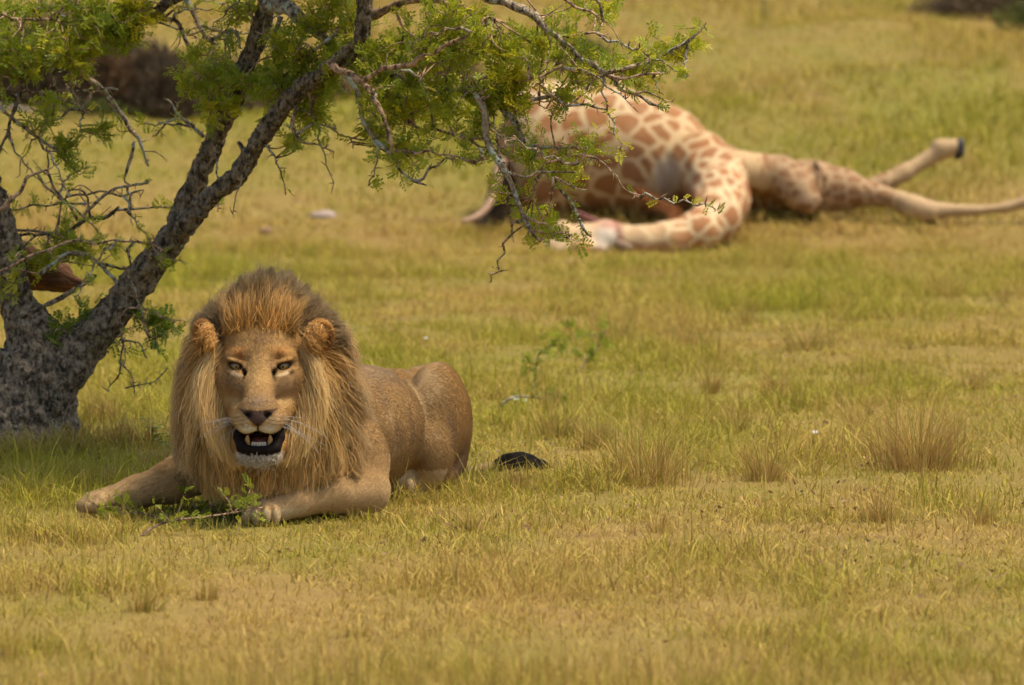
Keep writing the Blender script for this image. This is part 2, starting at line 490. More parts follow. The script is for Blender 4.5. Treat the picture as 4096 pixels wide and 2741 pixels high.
BR = [   # kind: b rough bark, l lichen, t smooth twig ; leaf density
    ('t', 0.9, 0.0, [(1480, 70, 20), (1550, 36, 15), (1607, 18, 14), (1657, 4, 12), (1728, 0, 10), (1782, 11, 9), (1835, 21, 8), (1907, 50, 6), (1978, 68, 4)]),
    ('l', 0.5, -0.2, [(1840, -60, 22), (1910, -30, 20), (1983, 0, 18), (2056, 29, 17), (2136, 65, 16), (2172, 94, 14), (2215, 130, 13), (2274, 189, 12), (2332, 240, 10), (2390, 283, 10), (2448, 319, 8), (2477, 355, 7), (2542, 377, 6), (2607, 420, 5), (2655, 442, 3)]),
    ('l', 0.8, -0.2, [(2390, 283, 9), (2470, 290, 8), (2540, 268, 8), (2593, 247, 7), (2651, 217, 7), (2709, 196, 7), (2767, 160, 5), (2815, 105, 3)]),
    ('t', 0.9, -0.3, [(2440, 300, 6), (2499, 319, 5), (2564, 305, 5), (2620, 298, 4), (2673, 297, 3)]),
    ('t', 0.2, -0.3, [(2542, 377, 5), (2580, 372, 4), (2622, 392, 3), (2680, 406, 2)]),
    ('l', 0.9, 0.05, [(1060, 20, 34), (1110, 18, 30), (1147, 32, 27), (1198, 70, 25), (1242, 112, 24), (1274, 137, 22), (1332, 191, 20), (1420, 240, 19), (1520, 275, 18), (1635, 319, 17), (1693, 348, 17), (1766, 363, 15), (1853, 363, 14), (1925, 377, 13), (1998, 421, 12), (2041, 464, 12), (2063, 508, 13), (2092, 566, 13), (2143, 609, 11), (2194, 653, 9), (2216, 711, 8), (2245, 769, 7), (2288, 812, 6), (2310, 856, 5), (2339, 914, 5), (2360, 943, 3)]),
    ('l', 0.25, -0.1, [(1900, 372, 14), (1925, 406, 14), (1940, 464, 15), (1947, 544, 14), (1976, 617, 14), (2012, 689, 12), (2034, 740, 11), (2063, 798, 10), (2092, 856, 9), (2121, 914, 8), (2150, 950, 6), (2172, 972, 3)]),
    ('t', 0.9, -0.1, [(2100, 870, 6), (2150, 895, 5), (2194, 900, 4), (2240, 945, 3), (2274, 952, 2)]),
    ('t', 0.7, -0.1, [(2120, 915, 5), (2200, 935, 4), (2270, 953, 2)]),
    ('t', 0.5, -0.3, [(1310, 250, 14), (1338, 268, 14), (1418, 297, 13), (1483, 370, 12), (1526, 435, 10), (1555, 508, 8), (1570, 580, 7), (1574, 631, 5)]),
    ('l', 0.9, -0.2, [(1380, 300, 12), (1418, 348, 11), (1447, 450, 9), (1476, 530, 8), (1519, 580, 8), (1563, 617, 7), (1606, 675, 5), (1650, 715, 4), (1700, 744, 3)]),
    ('t', 0.9, -0.2, [(1570, 609, 6), (1664, 617, 5), (1780, 631, 4), (1853, 638, 4), (1947, 642, 3)]),
    ('t', 0.9, -0.1, [(1590, 470, 7), (1672, 508, 6), (1751, 530, 5), (1817, 544, 5), (1926, 555, 4)]),
    ('t', 0.6, -0.4, [(1450, 305, 11), (1526, 290, 10), (1606, 261, 10), (1708, 218, 9), (1795, 189, 8), (1853, 160, 6), (1880, 120, 4)]),
    ('l', 0.0, 0.1, [(812, 550, 8), (765, 502, 7), (723, 460, 6), (687, 418, 5), (645, 406, 3)]),
    ('l', 0.0, 0.1, [(718, 458, 6), (645, 508, 5), (603, 544, 3)]),
    ('l', 0.3, 0.2, [(240, 190, 16), (323, 287, 14), (382, 335, 14), (430, 382, 13), (466, 430, 12), (502, 472, 10), (526, 526, 9), (562, 568, 7), (586, 621, 5), (597, 663, 3)]),
    ('l', 0.2, 0.2, [(535, 560, 7), (526, 627, 7), (514, 687, 6), (508, 725, 4)]),
    ('l', 0.4, 0.0, [(-60, 390, 9), (0, 430, 8), (48, 472, 7), (108, 520, 7), (167, 562, 6), (221, 603, 6), (269, 639, 5), (311, 669, 3)]),
    ('b', 0.1, 0.0, [(110, 290, 9), (84, 358, 8), (66, 412, 8), (42, 466, 7), (24, 526, 6), (-10, 610, 5)]),
    ('l', 0.0, 0.1, [(78, 370, 5), (179, 364, 5), (287, 361, 5), (382, 361, 4), (472, 361, 3)]),
    ('l', 0.0, 0.1, [(149, 230, 7), (149, 335, 6), (161, 412, 3)]),
    ('l', 0.1, 0.1, [(195, 250, 7), (215, 358, 6), (221, 430, 5), (219, 502, 4)]),
    ('l', 0.0, 0.1, [(255, 250, 6), (293, 358, 5), (341, 460, 3)]),
    ('b', 0.6, 0.3, [(-120, 130, 30), (-20, 85, 24), (60, 66, 20), (120, 54, 17), (203, 30, 15), (290, 10, 13), (360, -30, 10)]),
    ('t', 0.8, 0.0, [(-30, 50, 8), (12, 60, 7), (78, 84, 6), (179, 93, 5), (269, 90, 3)]),
    ('b', 0.5, 0.1, [(760, -40, 24), (660, 20, 22), (627, 60, 20), (560, 72, 18), (470, 110, 15), (380, 150, 12), (240, 190, 14)]),
    ('l', 0.7, 0.1, [(600, 60, 10), (687, 84, 9), (717, 120, 9), (747, 161, 8), (783, 221, 8), (819, 281, 7), (860, 323, 5)]),
    ('l', 0.4, 0.1, [(735, -40, 11), (747, 6, 10), (771, 60, 10), (800, 114, 9), (836, 161, 8), (880, 190, 6)]),
    ('l', 0.4, 0.0, [(836, 161, 8), (866, 150, 7), (908, 128, 7), (950, 143, 6), (956, 200, 4)]),
    ('t', 0.3, 0.0, [(770, 140, 4), (819, 125, 4), (902, 119, 4), (1010, 48, 4)]),
    ('b', 0.0, 0.0, [(219, 951, 9), (286, 915, 8), (347, 890, 8), (408, 875, 8), (440, 850, 7), (464, 824, 4)]),
    ('b', 0.1, 0.0, [(316, 875, 6), (286, 824, 6), (255, 793, 5), (225, 747, 5), (214, 706, 5), (199, 655, 4), (190, 590, 3)]),
    ('b', 0.0, -0.1, [(255, 813, 4), (245, 860, 4), (230, 940, 5)]),
    ('l', 0.1, -0.1, [(326, 875, 6), (367, 824, 6), (408, 783, 6), (459, 752, 6), (515, 732, 5), (602, 719, 4)]),
    ('b', 0.0, 0.1, [(372, 875, 5), (357, 833, 5), (342, 783, 4), (321, 752, 4), (280, 752, 3), (262, 790, 3)]),
    ('b', 0.1, 0.0, [(265, 803, 4), (306, 783, 4), (357, 775, 4), (423, 778, 4), (510, 777, 4), (576, 770, 3)]),
    ('t', 0.1, -0.2, [(-20, 860, 9), (0, 839, 9), (41, 778, 8), (82, 742, 8), (122, 706, 7), (168, 680, 5), (205, 660, 3)]),
    ('b', 0.1, 0.0, [(-30, 925, 6), (76, 925, 5), (153, 918, 5), (230, 935, 5)]),
    ('b', 0.0, 0.1, [(-20, 995, 6), (60, 950, 5), (122, 935, 5), (215, 942, 5)]),
    ('t', 0.5, -0.3, [(-20, 1095, 6), (76, 1048, 5), (153, 1007, 5), (240, 981, 5), (332, 966, 4), (485, 961, 4), (602, 976, 3), (663, 997, 2)]),
    ('l', 0.3, -0.1, [(150, 1100, 10), (224, 1043, 9), (286, 1017, 9), (332, 1027, 9), (388, 1053, 8), (434, 1089, 8), (469, 1120, 8), (490, 1170, 9)]),
    ('b', 0.1, -0.1, [(400, 1060, 6), (459, 1068, 6), (520, 1073, 6), (566, 1053, 5), (597, 1012, 5), (612, 946, 3)]),
    ('b', 0.1, -0.35, [(90, 1275, 12), (150, 1240, 11), (210, 1214, 10), (281, 1186, 9), (337, 1144, 8), (386, 1088, 4)]),
    ('b', 0.2, -0.2, [(488, 1270, 6), (484, 1361, 5), (477, 1432, 4), (442, 1565, 2)]),
    ('b', 0.2, -0.2, [(484, 1354, 4), (561, 1382, 3), (597, 1439, 2)]),
    ('b', 0.1, -0.2, [(480, 1432, 4), (505, 1502, 3), (533, 1572, 2)]),
    ('b', 0.0, -0.2, [(505, 1560, 3), (597, 1523, 2), (667, 1467, 2)]),
    ('t', 0.9, -0.2, [(470, 1270, 5), (540, 1235, 4), (620, 1250, 4), (740, 1285, 2)]),
    ('b', 0.0, -0.2, [(985, 625, 14), (966, 590, 11), (945, 558, 6)]),
    ('t', 0.7, -0.2, [(1190, 420, 9), (1180, 500, 7), (1215, 560, 5), (1260, 575, 4), (1320, 595, 2)]),
    ('l', 0.5, 0.0, [(1130, 70, 9), (1105, 150, 8), (1120, 230, 7), (1150, 270, 5)]),
    ('l', 0.0, -0.1, [(1340, 130, 9), (1300, 160, 8), (1250, 190, 5)]),
    ('b', 0.5, 0.1, [(870, 370, 7), (900, 330, 8), (950, 315, 9), (1040, 340, 9), (1120, 320, 9), (1200, 290, 8), (1270, 285, 7)]),
    ('t', 0.7, 0.0, [(1600, 60, 6), (1620, 100, 6), (1660, 130, 5), (1690, 160, 4)]),
    ('l', 0.0, -0.2, [(2020, 690, 6), (2090, 712, 5), (2160, 698, 5), (2230, 690, 4), (2320, 692, 2)]),
    ('t', 0.8, -0.3, [(2190, 655, 5), (2240, 640, 4), (2290, 660, 4), (2330, 620, 4), (2340, 580, 2)]),
    ('t', 0.4, -0.3, [(2330, 620, 4), (2400, 645, 4), (2450, 700, 3), (2500, 750, 3), (2560, 775, 2)]),
    ('t', 0.1, -0.2, [(2215, 700, 5), (2215, 760, 5), (2200, 810, 4), (2170, 870, 3)]),
    ('t', 0.1, -0.2, [(2225, 715, 5), (2280, 745, 4), (2330, 755, 3)]),
    ('l', 0.6, -0.2, [(2130, 390, 8), (2200, 400, 7), (2270, 420, 6), (2350, 425, 5), (2420, 440, 3)]),
    ('t', 0.5, -0.2, [(2110, 320, 6), (2200, 295, 5), (2290, 280, 4), (2350, 270, 3)]),
    ('t', 0.7, -0.3, [(2230, -20, 7), (2300, 15, 6), (2360, 45, 5), (2400, 80, 4), (2418, 105, 2)]),
    ('t', 0.9, -0.2, [(2220, 130, 6), (2310, 130, 5), (2380, 128, 4), (2425, 145, 3)]),
]
BLOBS = [  # foliage masses: column, row, half-width, half-height, twigs, yellowness
    (100, 55, 210, 60, 11, .4), (380, 60, 180, 100, 18, .4), (250, 185, 190, 75, 15, .55), (70, 200, 120, 60, 10, .35), (330, 235, 100, 45, 10, .6),
    (560, 30, 90, 50, 12, .85), (480, 120, 110, 65, 14, .35), (120, 260, 70, 35, 6, .45), (20, 300, 60, 60, 5, .4),
    (1000, 330, 120, 60, 14, .4), (880, 290, 80, 50, 8, .45), (1090, 350, 110, 60, 14, .4), (1180, 210, 80, 90, 12, .5), (1260, 330, 90, 60, 10, .4), (1250, 100, 60, 60, 6, .55), (1330, 235, 90, 60, 10, .5),
    (880, 430, 70, 40, 7, .6), (1220, 440, 80, 60, 9, .5), (1180, 540, 50, 40, 4, .5), (1100, 250, 60, 60, 6, .5), (800, 220, 60, 50, 5, .5), (760, 370, 60, 30, 4, .5), (960, 20, 70, 25, 5, .55), (1300, 20, 70, 40, 6, .6),
    (1450, 240, 120, 50, 12, .5), (1560, 330, 130, 80, 16, .5), (1650, 190, 130, 60, 14, .5), (1800, 110, 130, 60, 14, .55), (1900, 160, 110, 70, 13, .55), (1750, 260, 120, 55, 12, .5), (1980, 220, 100, 60, 11, .55), (2040, 310, 70, 60, 9, .7),
    (1600, 440, 110, 60, 13, .6), (1720, 430, 120, 60, 12, .55), (1880, 390, 120, 40, 10, .5), (2050, 400, 70, 40, 7, .6), (1520, 560, 60, 60, 6, .5), (1640, 600, 90, 30, 7, .55), (1850, 530, 100, 35, 4, .5), (1420, 110, 70, 60, 6, .6),
    (2190, 170, 80, 60, 10, .45), (2280, 220, 80, 50, 8, .5), (2330, 40, 80, 25, 4, .55), (2715, 190, 60, 35, 7, .6), (2600, 245, 35, 40, 4, .6), (1950, 500, 50, 50, 3, .5), (1990, 620, 50, 25, 1, .5), (2090, 640, 60, 30, 3, .5), (2220, 655, 70, 28, 6, .6),
    (2330, 600, 50, 25, 3, .6), (2130, 890, 80, 30, 3, .6), (2050, 810, 30, 20, 2, .6), (2480, 290, 80, 20, 5, .5), (2250, 400, 50, 20, 3, .5), (2390, 290, 40, 25, 3, .5), (2210, 935, 60, 20, 3, .55), (2430, 70, 40, 30, 2, .6),
    (300, 980, 100, 45, 9, .5), (190, 1040, 70, 45, 6, .55), (160, 470, 60, 50, 5, .4), (245, 570, 30, 55, 4, .4), (420, 520, 25, 35, 3, .4), (590, 1290, 90, 70, 8, .1), (430, 1350, 60, 50, 4, .1), (230, 1330, 90, 50, 8, .08), (330, 1280, 60, 40, 5, .08), (0, 1080, 50, 40, 4, .5), (60, 1100, 60, 20, 2, .5),
]

def px_path(pts, off):
    P, R = [], []
    for (x, y, r) in pts:
        d = tdepth(x) + off
        P.append(W(x, y, d)); R.append(r * d / FPX)
    return np.array(P), np.array(R)

def leaf_verts(n, P, D, size, rng):
    """n feathery leaves at P pointing along D: each a fan of narrow leaflets"""
    NP = 5
    D = unit(D)
    side = unit(np.cross(D, unit(rng.normal(size=(n, 3)))))
    nrm = np.cross(D, side)
    quads = []
    for k in range(NP):
        t = (k + 0.4) / NP
        for s in (-1, 1):
            b = P + D * (size * t)[:, None] - nrm * (size * 0.25 * t * t)[:, None]
            ln = size * (0.42 - 0.20 * abs(t - 0.45)) * (0.8 + 0.4 * rng.random(n))
            q = unit(side * s * 0.85 + D * 0.65 + nrm * rng.normal(0, 0.22, (n, 1)))
            wd = unit(np.cross(q, nrm)) * (size * 0.085)[:, None]
            m_ = b + q * (ln * 0.55)[:, None]
            tip = b + q * ln[:, None]
            quads.append(np.stack([b, m_ + wd, tip, m_ - wd], 1))
    V = np.stack(quads, 1).reshape(-1, 3)
    F = np.arange(len(V)).reshape(-1, 4)
    return V, F, NP * 2 * 4

def build_tree():
    rng = np.random.default_rng(11)
    root = empty('thorn_tree', tuple(W(90, 1720, TREE_D) * np.array([1, 1, 0])))
    tag(root, 'leaning grey thorn tree with lichened limbs and feathery green leaves behind the lion', 'tree')
    ro = np.array(root.location)
    skel, skr = [], []
    def part(name, V, Q, T, mat):
        g = Geo(); g.add(V - ro, Q, T)
        return link(name, g.mesh(name), root, mat)
    mats = {'b': BARK, 'l': BARK_LICHEN, 't': BARK_TWIG}
    for i, (nm, k, pts, off) in enumerate(MAIN):
        P, R = px_path(pts, off)
        P, R = resample(P, R, 0.010)
        V, Q, T = tube(P, R, 64 if nm == 'trunk' else 40, 0.22, i, nscale=10)
        ax_ = np.repeat(P, 64 if nm == 'trunk' else 40, 0)
        out = unit(V[:len(ax_)] - ax_)
        rg = 1 - np.abs(2 * fbm(V[:len(ax_)] * np.array([26, 26, 13]), 60 + i, 3) - 1)          # ridged bark
        V[:len(ax_)] += out * (0.030 * (rg - 0.72) + 0.020 * (fbm(V[:len(ax_)] * 60, 70 + i, 2) - 0.5))[:, None]
        part(nm, V, Q, T, mats[k])
        skel.append(P)
    leafP, leafD, leafY, leafS = [], [], [], []
    tw, tw2 = Geo(), Geo()
    def spurs(P, R, n, s=0.02):
        """short thorny spurs along a twig"""
        for _ in range(n):
            i = rng.integers(0, len(P))
            d = unit(rng.normal(size=3) + np.array([0, 0, 0.2]))
            L = s * (0.5 + rng.random())
            q = np.stack([P[i], P[i] + d * L * 0.6 + rng.normal(0, 0.002, 3), P[i] + d * L])
            V, Q, T = tube(q, [0.0028, 0.002, 0.0008], 4)
            tw.add(V, Q, T)
    def leaves_along(P, n, yel, s=0.045, t0=0.2):
        T = unit(np.gradient(P, axis=0))
        i = (t0 * len(P) + (1 - t0) * len(P) * rng.random(n)).astype(int).clip(0, len(P) - 1)
        d = unit(T[i] * 0.5 + unit(rng.normal(size=(n, 3))) + np.array([0, 0, 0.25]))
        leafP.append(P[i] + rng.normal(0, 0.004, (n, 3))); leafD.append(d)
        leafY.append(np.clip(yel + 0.1 + rng.normal(0, 0.16, n), 0, 1)); leafS.append(s * (0.55 + 0.7 * rng.random(n)))
    for i, (k, dens, off, pts) in enumerate(BR):
        P, R = px_path(pts, off)
        P, R = resample(P, R, 0.016)
        # crooked: small sideways jitter that grows with distance from the root
        J = np.stack([fbm(np.stack([np.arange(len(P)) * 0.22, np.full(len(P), 7.7 * i)], 1), 100 + c, 2) - 0.5 for c in range(3)], 1)
        P = P + J * 0.03 * np.linspace(0.3, 1, len(P))[:, None]
        kn = np.arange(0, len(P) + 4, 4)                                    # knobbly, angular growth
        zz = rng.normal(0, 0.0075, (len(kn), 3)) * (0.4 if R[0] > 0.012 else 1.0)
        P = P + np.stack([np.interp(np.arange(len(P)), kn, zz[:, c]) for c in range(3)], 1)
        R = np.maximum(R, 0.0022) * (1 + 0.5 * (vnoise(np.stack([np.arange(len(P)) * 0.7, np.full(len(P), i * 3.3)], 1), 5) - 0.4))
        part('branch', *tube(P, R, 9 if R[0] > 0.012 else 6, 0.2, i, nscale=30), mats[k])
        skel.append(P)
        L = np.linalg.norm(np.diff(P, axis=0), axis=1).sum()
        spurs(P, R, int(L * 42), 0.026)
        # side twigs
        for _ in range(int(L * (5 if dens > 0 else 4))):
            j = rng.integers(int(len(P) * 0.15), len(P))
            d = unit(rng.normal(size=3) * np.array([1, 1, 0.8]) + 0.5 * unit(P[min(j + 1, len(P) - 1)] - P[max(j - 1, 0)]))
            ln = 0.04 + 0.11 * rng.random()
            q = np.stack([P[j], P[j] + d * ln * 0.5 + rng.normal(0, 0.012, 3), P[j] + d * ln + rng.normal(0, 0.02, 3)])
            q, r = resample(q, [0.0030, 0.0024, 0.0014], 0.02)
            tw.add(*tube(q, r, 4))
            if rng.random() < dens * 0.9:
                leaves_along(q, int(3 + 4 * dens), 0.45)
        if dens:
            leaves_along(P, int(L * 34 * dens), 0.42, 0.042, 0.3)
    # secondary branches: crooked, drooping, thorny
    src = [(P, 1.0) for P in skel[1:]]
    for P, _ in src:
        L = np.linalg.norm(np.diff(P, axis=0), axis=1).sum()
        for _ in range(int(L * 2.6 + 0.6)):
            j = rng.integers(int(len(P) * 0.25), len(P))
            if P[j][2] < 0.75 or len(P) < 12:
                continue
            ln = 0.16 + 0.34 * rng.random()
            d = unit(rng.normal(size=3) * np.array([1.0, 0.8, 0.6]) + np.array([0.25, -0.1, -0.1]))
            pts = [P[j]]
            zg = unit(np.cross(d, rng.normal(size=3)))
            for _k in range(8):
                d = unit(d + rng.normal(0, 0.16, 3) + np.array([0, 0, -0.04]))
                pts.append(pts[-1] + (d + zg * (0.38 if _k % 2 else -0.38)) * ln / 8)
            f_ = np.linspace(0, 8, 25)
            q = np.stack([np.interp(f_, np.arange(9), np.array(pts)[:, c]) for c in range(3)], 1)
            r = np.linspace(0.0060, 0.0018, 25)
            tw2.add(*tube(q, r, 5, 0.3, 3))
            skel.append(q)
            spurs(q, r, int(ln * 45), 0.024)
            lf = rng.random() * (0.45 if (q[0][0] > -0.15 and q[0][2] < 1.45) else 1.0)
            if lf > 0.3:
                leaves_along(q, int(ln * 60 * lf), 0.35 + 0.4 * rng.random(), 0.046, 0.25)
    S = np.concatenate(skel)
    for (cx, cy, rx, ry, n, yel) in BLOBS:
        d = tdepth(cx)
        for _ in range(int(n * 1.1)):
            a = unit(rng.normal(size=3)) * rng.random() ** 0.45
            c = W(cx + a[0] * rx, cy + a[2] * ry, d + a[1] * min(0.45, rx / 500.0))
            j = np.argmin(((S - c) ** 2).sum(1) + rng.random(len(S)) * 0.01)
            s0 = S[j]
            v = c - s0
            ln = np.linalg.norm(v)
            if ln > 0.5:
                s0 = c - v / ln * 0.5
            mid = (s0 + c) / 2 + rng.normal(0, 0.02, 3)
            end = c + unit(rng.normal(size=3) + np.array([0.3, 0, 0.1])) * 0.09
            q, r = resample(np.stack([s0, mid, c, end]), [0.0036, 0.003, 0.0024, 0.0012], 0.02)
            tw.add(*tube(q, r, 4))
            leaves_along(q, int(13 + 8 * rng.random()), yel, 0.050, 0.35)
    # unseen crown above and behind the view; most clusters placed to shade the ground
    up = Geo()
    upl = 0
    for i in range(74):
        b = np.array([-1.15 + 0.85 * rng.random(), 20.9 + 1.9 * rng.random(), 2.25 + 0.8 * rng.random()]) if i % 4 else np.array([-3.8 + 3.5 * rng.random(), 21.2 + 4.6 * rng.random(), 2.2 + 1.2 * rng.random()])
        j = np.argmin(((S - b) ** 2).sum(1) + 9.0 * (S[:, 2] < 1.84))
        q, r = resample(np.stack([S[j], (S[j] + b) / 2 + np.array([0, 0, 0.25]) + rng.normal(0, 0.12, 3), b]), [0.022, 0.015, 0.007], 0.05)
        up.add(*tube(q, r, 6, 0.2, i))
        for _ in range(9):
            e = b + unit(rng.normal(size=3) * np.array([1, 1, 0.45])) * (0.15 + 0.4 * rng.random())
            e[2] = max(e[2], 2.02)
            q, r = resample(np.stack([b, (b + e) / 2 + rng.normal(0, 0.03, 3), e]), [0.006, 0.004, 0.002], 0.04)
            tw.add(*tube(q, r, 4))
            leaves_along(q, 16, 0.4, 0.085, 0.1)
    me = up.mesh('unseen_upper_branches'); me.transform(Matrix.Translation(-Vector(ro)))
    o = link('unseen_upper_branches', me, root, BARK); o['kind'] = 'stuff'
    me = tw2.mesh('side_branches'); me.transform(Matrix.Translation(-Vector(ro)))
    o = link('side_branches', me, root, BARK_LICHEN); o['kind'] = 'stuff'
    me = tw.mesh('twigs'); me.transform(Matrix.Translation(-Vector(ro)))
    o = link('twigs', me, root, BARK_TWIG); o['kind'] = 'stuff'
    Pn, Dn = np.concatenate(leafP), np.concatenate(leafD)
    Yn, Sn = np.concatenate(leafY), np.concatenate(leafS)
    V, F, per = leaf_verts(len(Pn), Pn, Dn, Sn, rng)
    me = mesh_np('crown', V - ro, F, smooth=False)
    set_attr(me, 'rnd', np.repeat(Yn, per))
    link('crown', me, root, LEAF)
    print('LEAVES', len(Pn), len(F))
    # broken hollow limb beside the trunk
    m = NM('rotten_wood')
    p = m.pos()
    st = m.noise(m.vmul(p, (0.35, 1.0, 1.6)), 38, 5, 0.7)
    col = m.mix(st, (0.055, 0.025, 0.014), (0.30, 0.15, 0.08))
    col = m.mix(m.ramp(m.noise(p, 11, 3), 0.58, 0.7), col, (0.38, 0.13, 0.045))
    rot = m.surf(col, 0.95, m.bump(st, 1.0, 0.02), spec=0.1)
    g = Geo()
    for k in range(9):
        t = k / 8.0
        a = [(-70, 960 + 150 * t, 30 + 10 * rng.random()), (60, 985 + 140 * t, 34), (170, 1040 + 95 * t, 30), (235 + 40 * rng.random(), 1080 + 70 * t, 24), (285 + 45 * rng.random(), 1112 + 50 * t, 7)]
        dd = TREE_D + 0.35 + 0.22 * math.sin(math.pi * t) * (-1 if k % 2 else 1)
        P = np.array([W(x, y, dd) for x, y, r in a]); R = np.array([r for x, y, r in a]) * dd / FPX
        P, R = resample(P, R, 0.02)
        g.add(*tube(P - ro, R, 8, 0.45, 40 + k, nscale=26))
    link('broken_limb', g.mesh('broken_limb'), root, rot)

build_tree()
# ------------------------------------------------------------------ blended solids -> one continuous skin
def axis(lo, hi, coarse, fine=None):
    """grid coordinates, finer inside fine = (lo, hi, step)"""
    if fine is None:
        return np.linspace(lo, hi, int(round((hi - lo) / coarse)) + 1)
    a, b, s = fine
    parts = []
    if a > lo: parts.append(np.linspace(lo, a, max(2, int((a - lo) / coarse)))[:-1])
    parts.append(np.linspace(a, b, int((b - a) / s) + 1))
    if hi > b: parts.append(np.linspace(b, hi, max(2, int((hi - b) / coarse)))[1:])
    return np.concatenate(parts)

class Sdf:
    def __init__(self, xs, ys, zs):
        self.ax = [np.asarray(a, np.float32) for a in (xs, ys, zs)]
        self.F = np.full([len(a) for a in self.ax], 0.6, np.float32)
    def _box(self, lo, hi):
        sl, co = [], []
        for a, l, h in zip(self.ax, lo, hi):
            i, j = np.searchsorted(a, l), np.searchsorted(a, h)
            sl.append(slice(max(i - 1, 0), min(j + 1, len(a)))); co.append(a[sl[-1]])
        return tuple(sl), co[0][:, None, None], co[1][None, :, None], co[2][None, None, :]
    def _apply(self, sl, d, k, sub):
        f = self.F[sl]
        if sub:
            h = np.maximum(k - np.abs(f + d), 0) / k
            self.F[sl] = np.maximum(f, -d) + h * h * k * 0.25
        else:
            h = np.maximum(k - np.abs(f - d), 0) / k
            self.F[sl] = np.minimum(f, d) - h * h * k * 0.25
    def ell(self, c, r, k=0.03, rot=None, sub=False):
        """ellipsoid; rot = (rx, ry, rz) in degrees"""
        c = np.asarray(c, float); r = np.asarray(r, float)
        m = max(r) + k + 0.03
        ext = np.full(3, m) if rot is not None else r + k + 0.03
        sl, X, Y, Z = self._box(c - ext, c + ext)
        if X.size == 0 or Y.size == 0 or Z.size == 0: return
        X, Y, Z = X - c[0], Y - c[1], Z - c[2]
        if rot is not None:
            from mathutils import Euler
            M = np.array(Euler([math.radians(a) for a in rot]).to_matrix()).T
            X, Y, Z = (M[i, 0] * X + M[i, 1] * Y + M[i, 2] * Z for i in range(3))
        k0 = np.sqrt((X / r[0]) ** 2 + (Y / r[1]) ** 2 + (Z / r[2]) ** 2)
        k1 = np.sqrt((X / r[0] ** 2) ** 2 + (Y / r[1] ** 2) ** 2 + (Z / r[2] ** 2) ** 2)
        d = k0 * (k0 - 1) / np.maximum(k1, 1e-4)
        self._apply(sl, d.astype(np.float32), k, sub)
    def cone(self, a, b, ra, rb, k=0.03, sub=False, flat=None):
        """tapered capsule"""
        a = np.asarray(a, float); b = np.asarray(b, float)
        m = max(ra, rb) + k + 0.03
        sl, X, Y, Z = self._box(np.minimum(a, b) - m, np.maximum(a, b) + m)
        if X.size == 0 or Y.size == 0 or Z.size == 0: return
        v = b - a
        L2 = float(v @ v)
        t = np.clip(((X - a[0]) * v[0] + (Y - a[1]) * v[1] + (Z - a[2]) * v[2]) / L2, 0, 1)
        dx, dy, dz = X - a[0] - t * v[0], Y - a[1] - t * v[1], Z - a[2] - t * v[2]
        if flat is not None: dx, dy, dz = dx / flat[0], dy / flat[1], dz / flat[2]
        d = np.sqrt(dx ** 2 + dy ** 2 + dz ** 2) - (ra + (rb - ra) * t)
        self._apply(sl, d.astype(np.float32), k, sub)
    def chain(self, pts, k=0.03, sub=False):
        """pts: (x, y, z, r) ..."""
        for p, q in zip(pts[:-1], pts[1:]):
            self.cone(p[:3], q[:3], p[3], q[3], k, sub)
    def mesh(self, smooth=3):
        F = self.F; X, Y, Z = self.ax
        s = F < 0
        n = [d - 1 for d in F.shape]
        cnt = np.zeros(n, np.uint8)
        cor = [(a, b, c) for a in (0, 1) for b in (0, 1) for c in (0, 1)]
        for a, b, c in cor:
            cnt += s[a:a + n[0], b:b + n[1], c:c + n[2]]
        act = (cnt > 0) & (cnt < 8)
        I = np.argwhere(act)
        idx = np.full(n, -1, np.int32)
        idx[act] = np.arange(len(I))
        val = {k: F[I[:, 0] + k[0], I[:, 1] + k[1], I[:, 2] + k[2]] for k in cor}
        pos = {k: np.stack([X[I[:, 0] + k[0]], Y[I[:, 1] + k[1]], Z[I[:, 2] + k[2]]], 1) for k in cor}
        acc = np.zeros((len(I), 3)); w = np.zeros(len(I))
        for k in cor:
            for ax in range(3):
                if k[ax]: continue
                q = list(k); q[ax] = 1; q = tuple(q)
                fa, fb = val[k], val[q]
                cr = (fa < 0) != (fb < 0)
                t = np.where(cr, fa / np.where(cr, fa - fb, 1), 0)
                acc += np.where(cr[:, None], pos[k] + (pos[q] - pos[k]) * t[:, None], 0)
                w += cr
        V = acc / np.maximum(w, 1)[:, None]
        quads = []
        for ax in range(3):
            o1, o2 = [(1, 2), (2, 0), (0, 1)][ax]
            sa = [slice(None)] * 3; sb = [slice(None)] * 3
            sa[ax] = slice(0, -1); sb[ax] = slice(1, None)
            e = s[tuple(sa)] != s[tuple(sb)]
            E = np.argwhere(e)
            ok = (E[:, o1] > 0) & (E[:, o2] > 0) & (E[:, o1] < n[o1]) & (E[:, o2] < n[o2])
            E = E[ok]
            inside = s[E[:, 0], E[:, 1], E[:, 2]]
            def cell(d1, d2):
                q = E.copy(); q[:, o1] -= d1; q[:, o2] -= d2
                return idx[q[:, 0], q[:, 1], q[:, 2]]
            Q = np.stack([cell(1, 1), cell(0, 1), cell(0, 0), cell(1, 0)], 1)
            Q[~inside] = Q[~inside][:, ::-1]
            quads.append(Q)
        Q = np.concatenate(quads)
        Q = Q[(Q >= 0).all(1)]
        ea = np.concatenate([Q[:, i] for i in range(4)]); eb = np.concatenate([Q[:, (i + 1) % 4] for i in range(4)])
        deg = np.maximum(np.bincount(ea, minlength=len(V)), 1)
        for _ in range(smooth):
            A = np.stack([np.bincount(ea, V[eb, c], len(V)) for c in range(3)], 1) / deg[:, None]
            V = V + 0.55 * (A - V)
        return V, Q

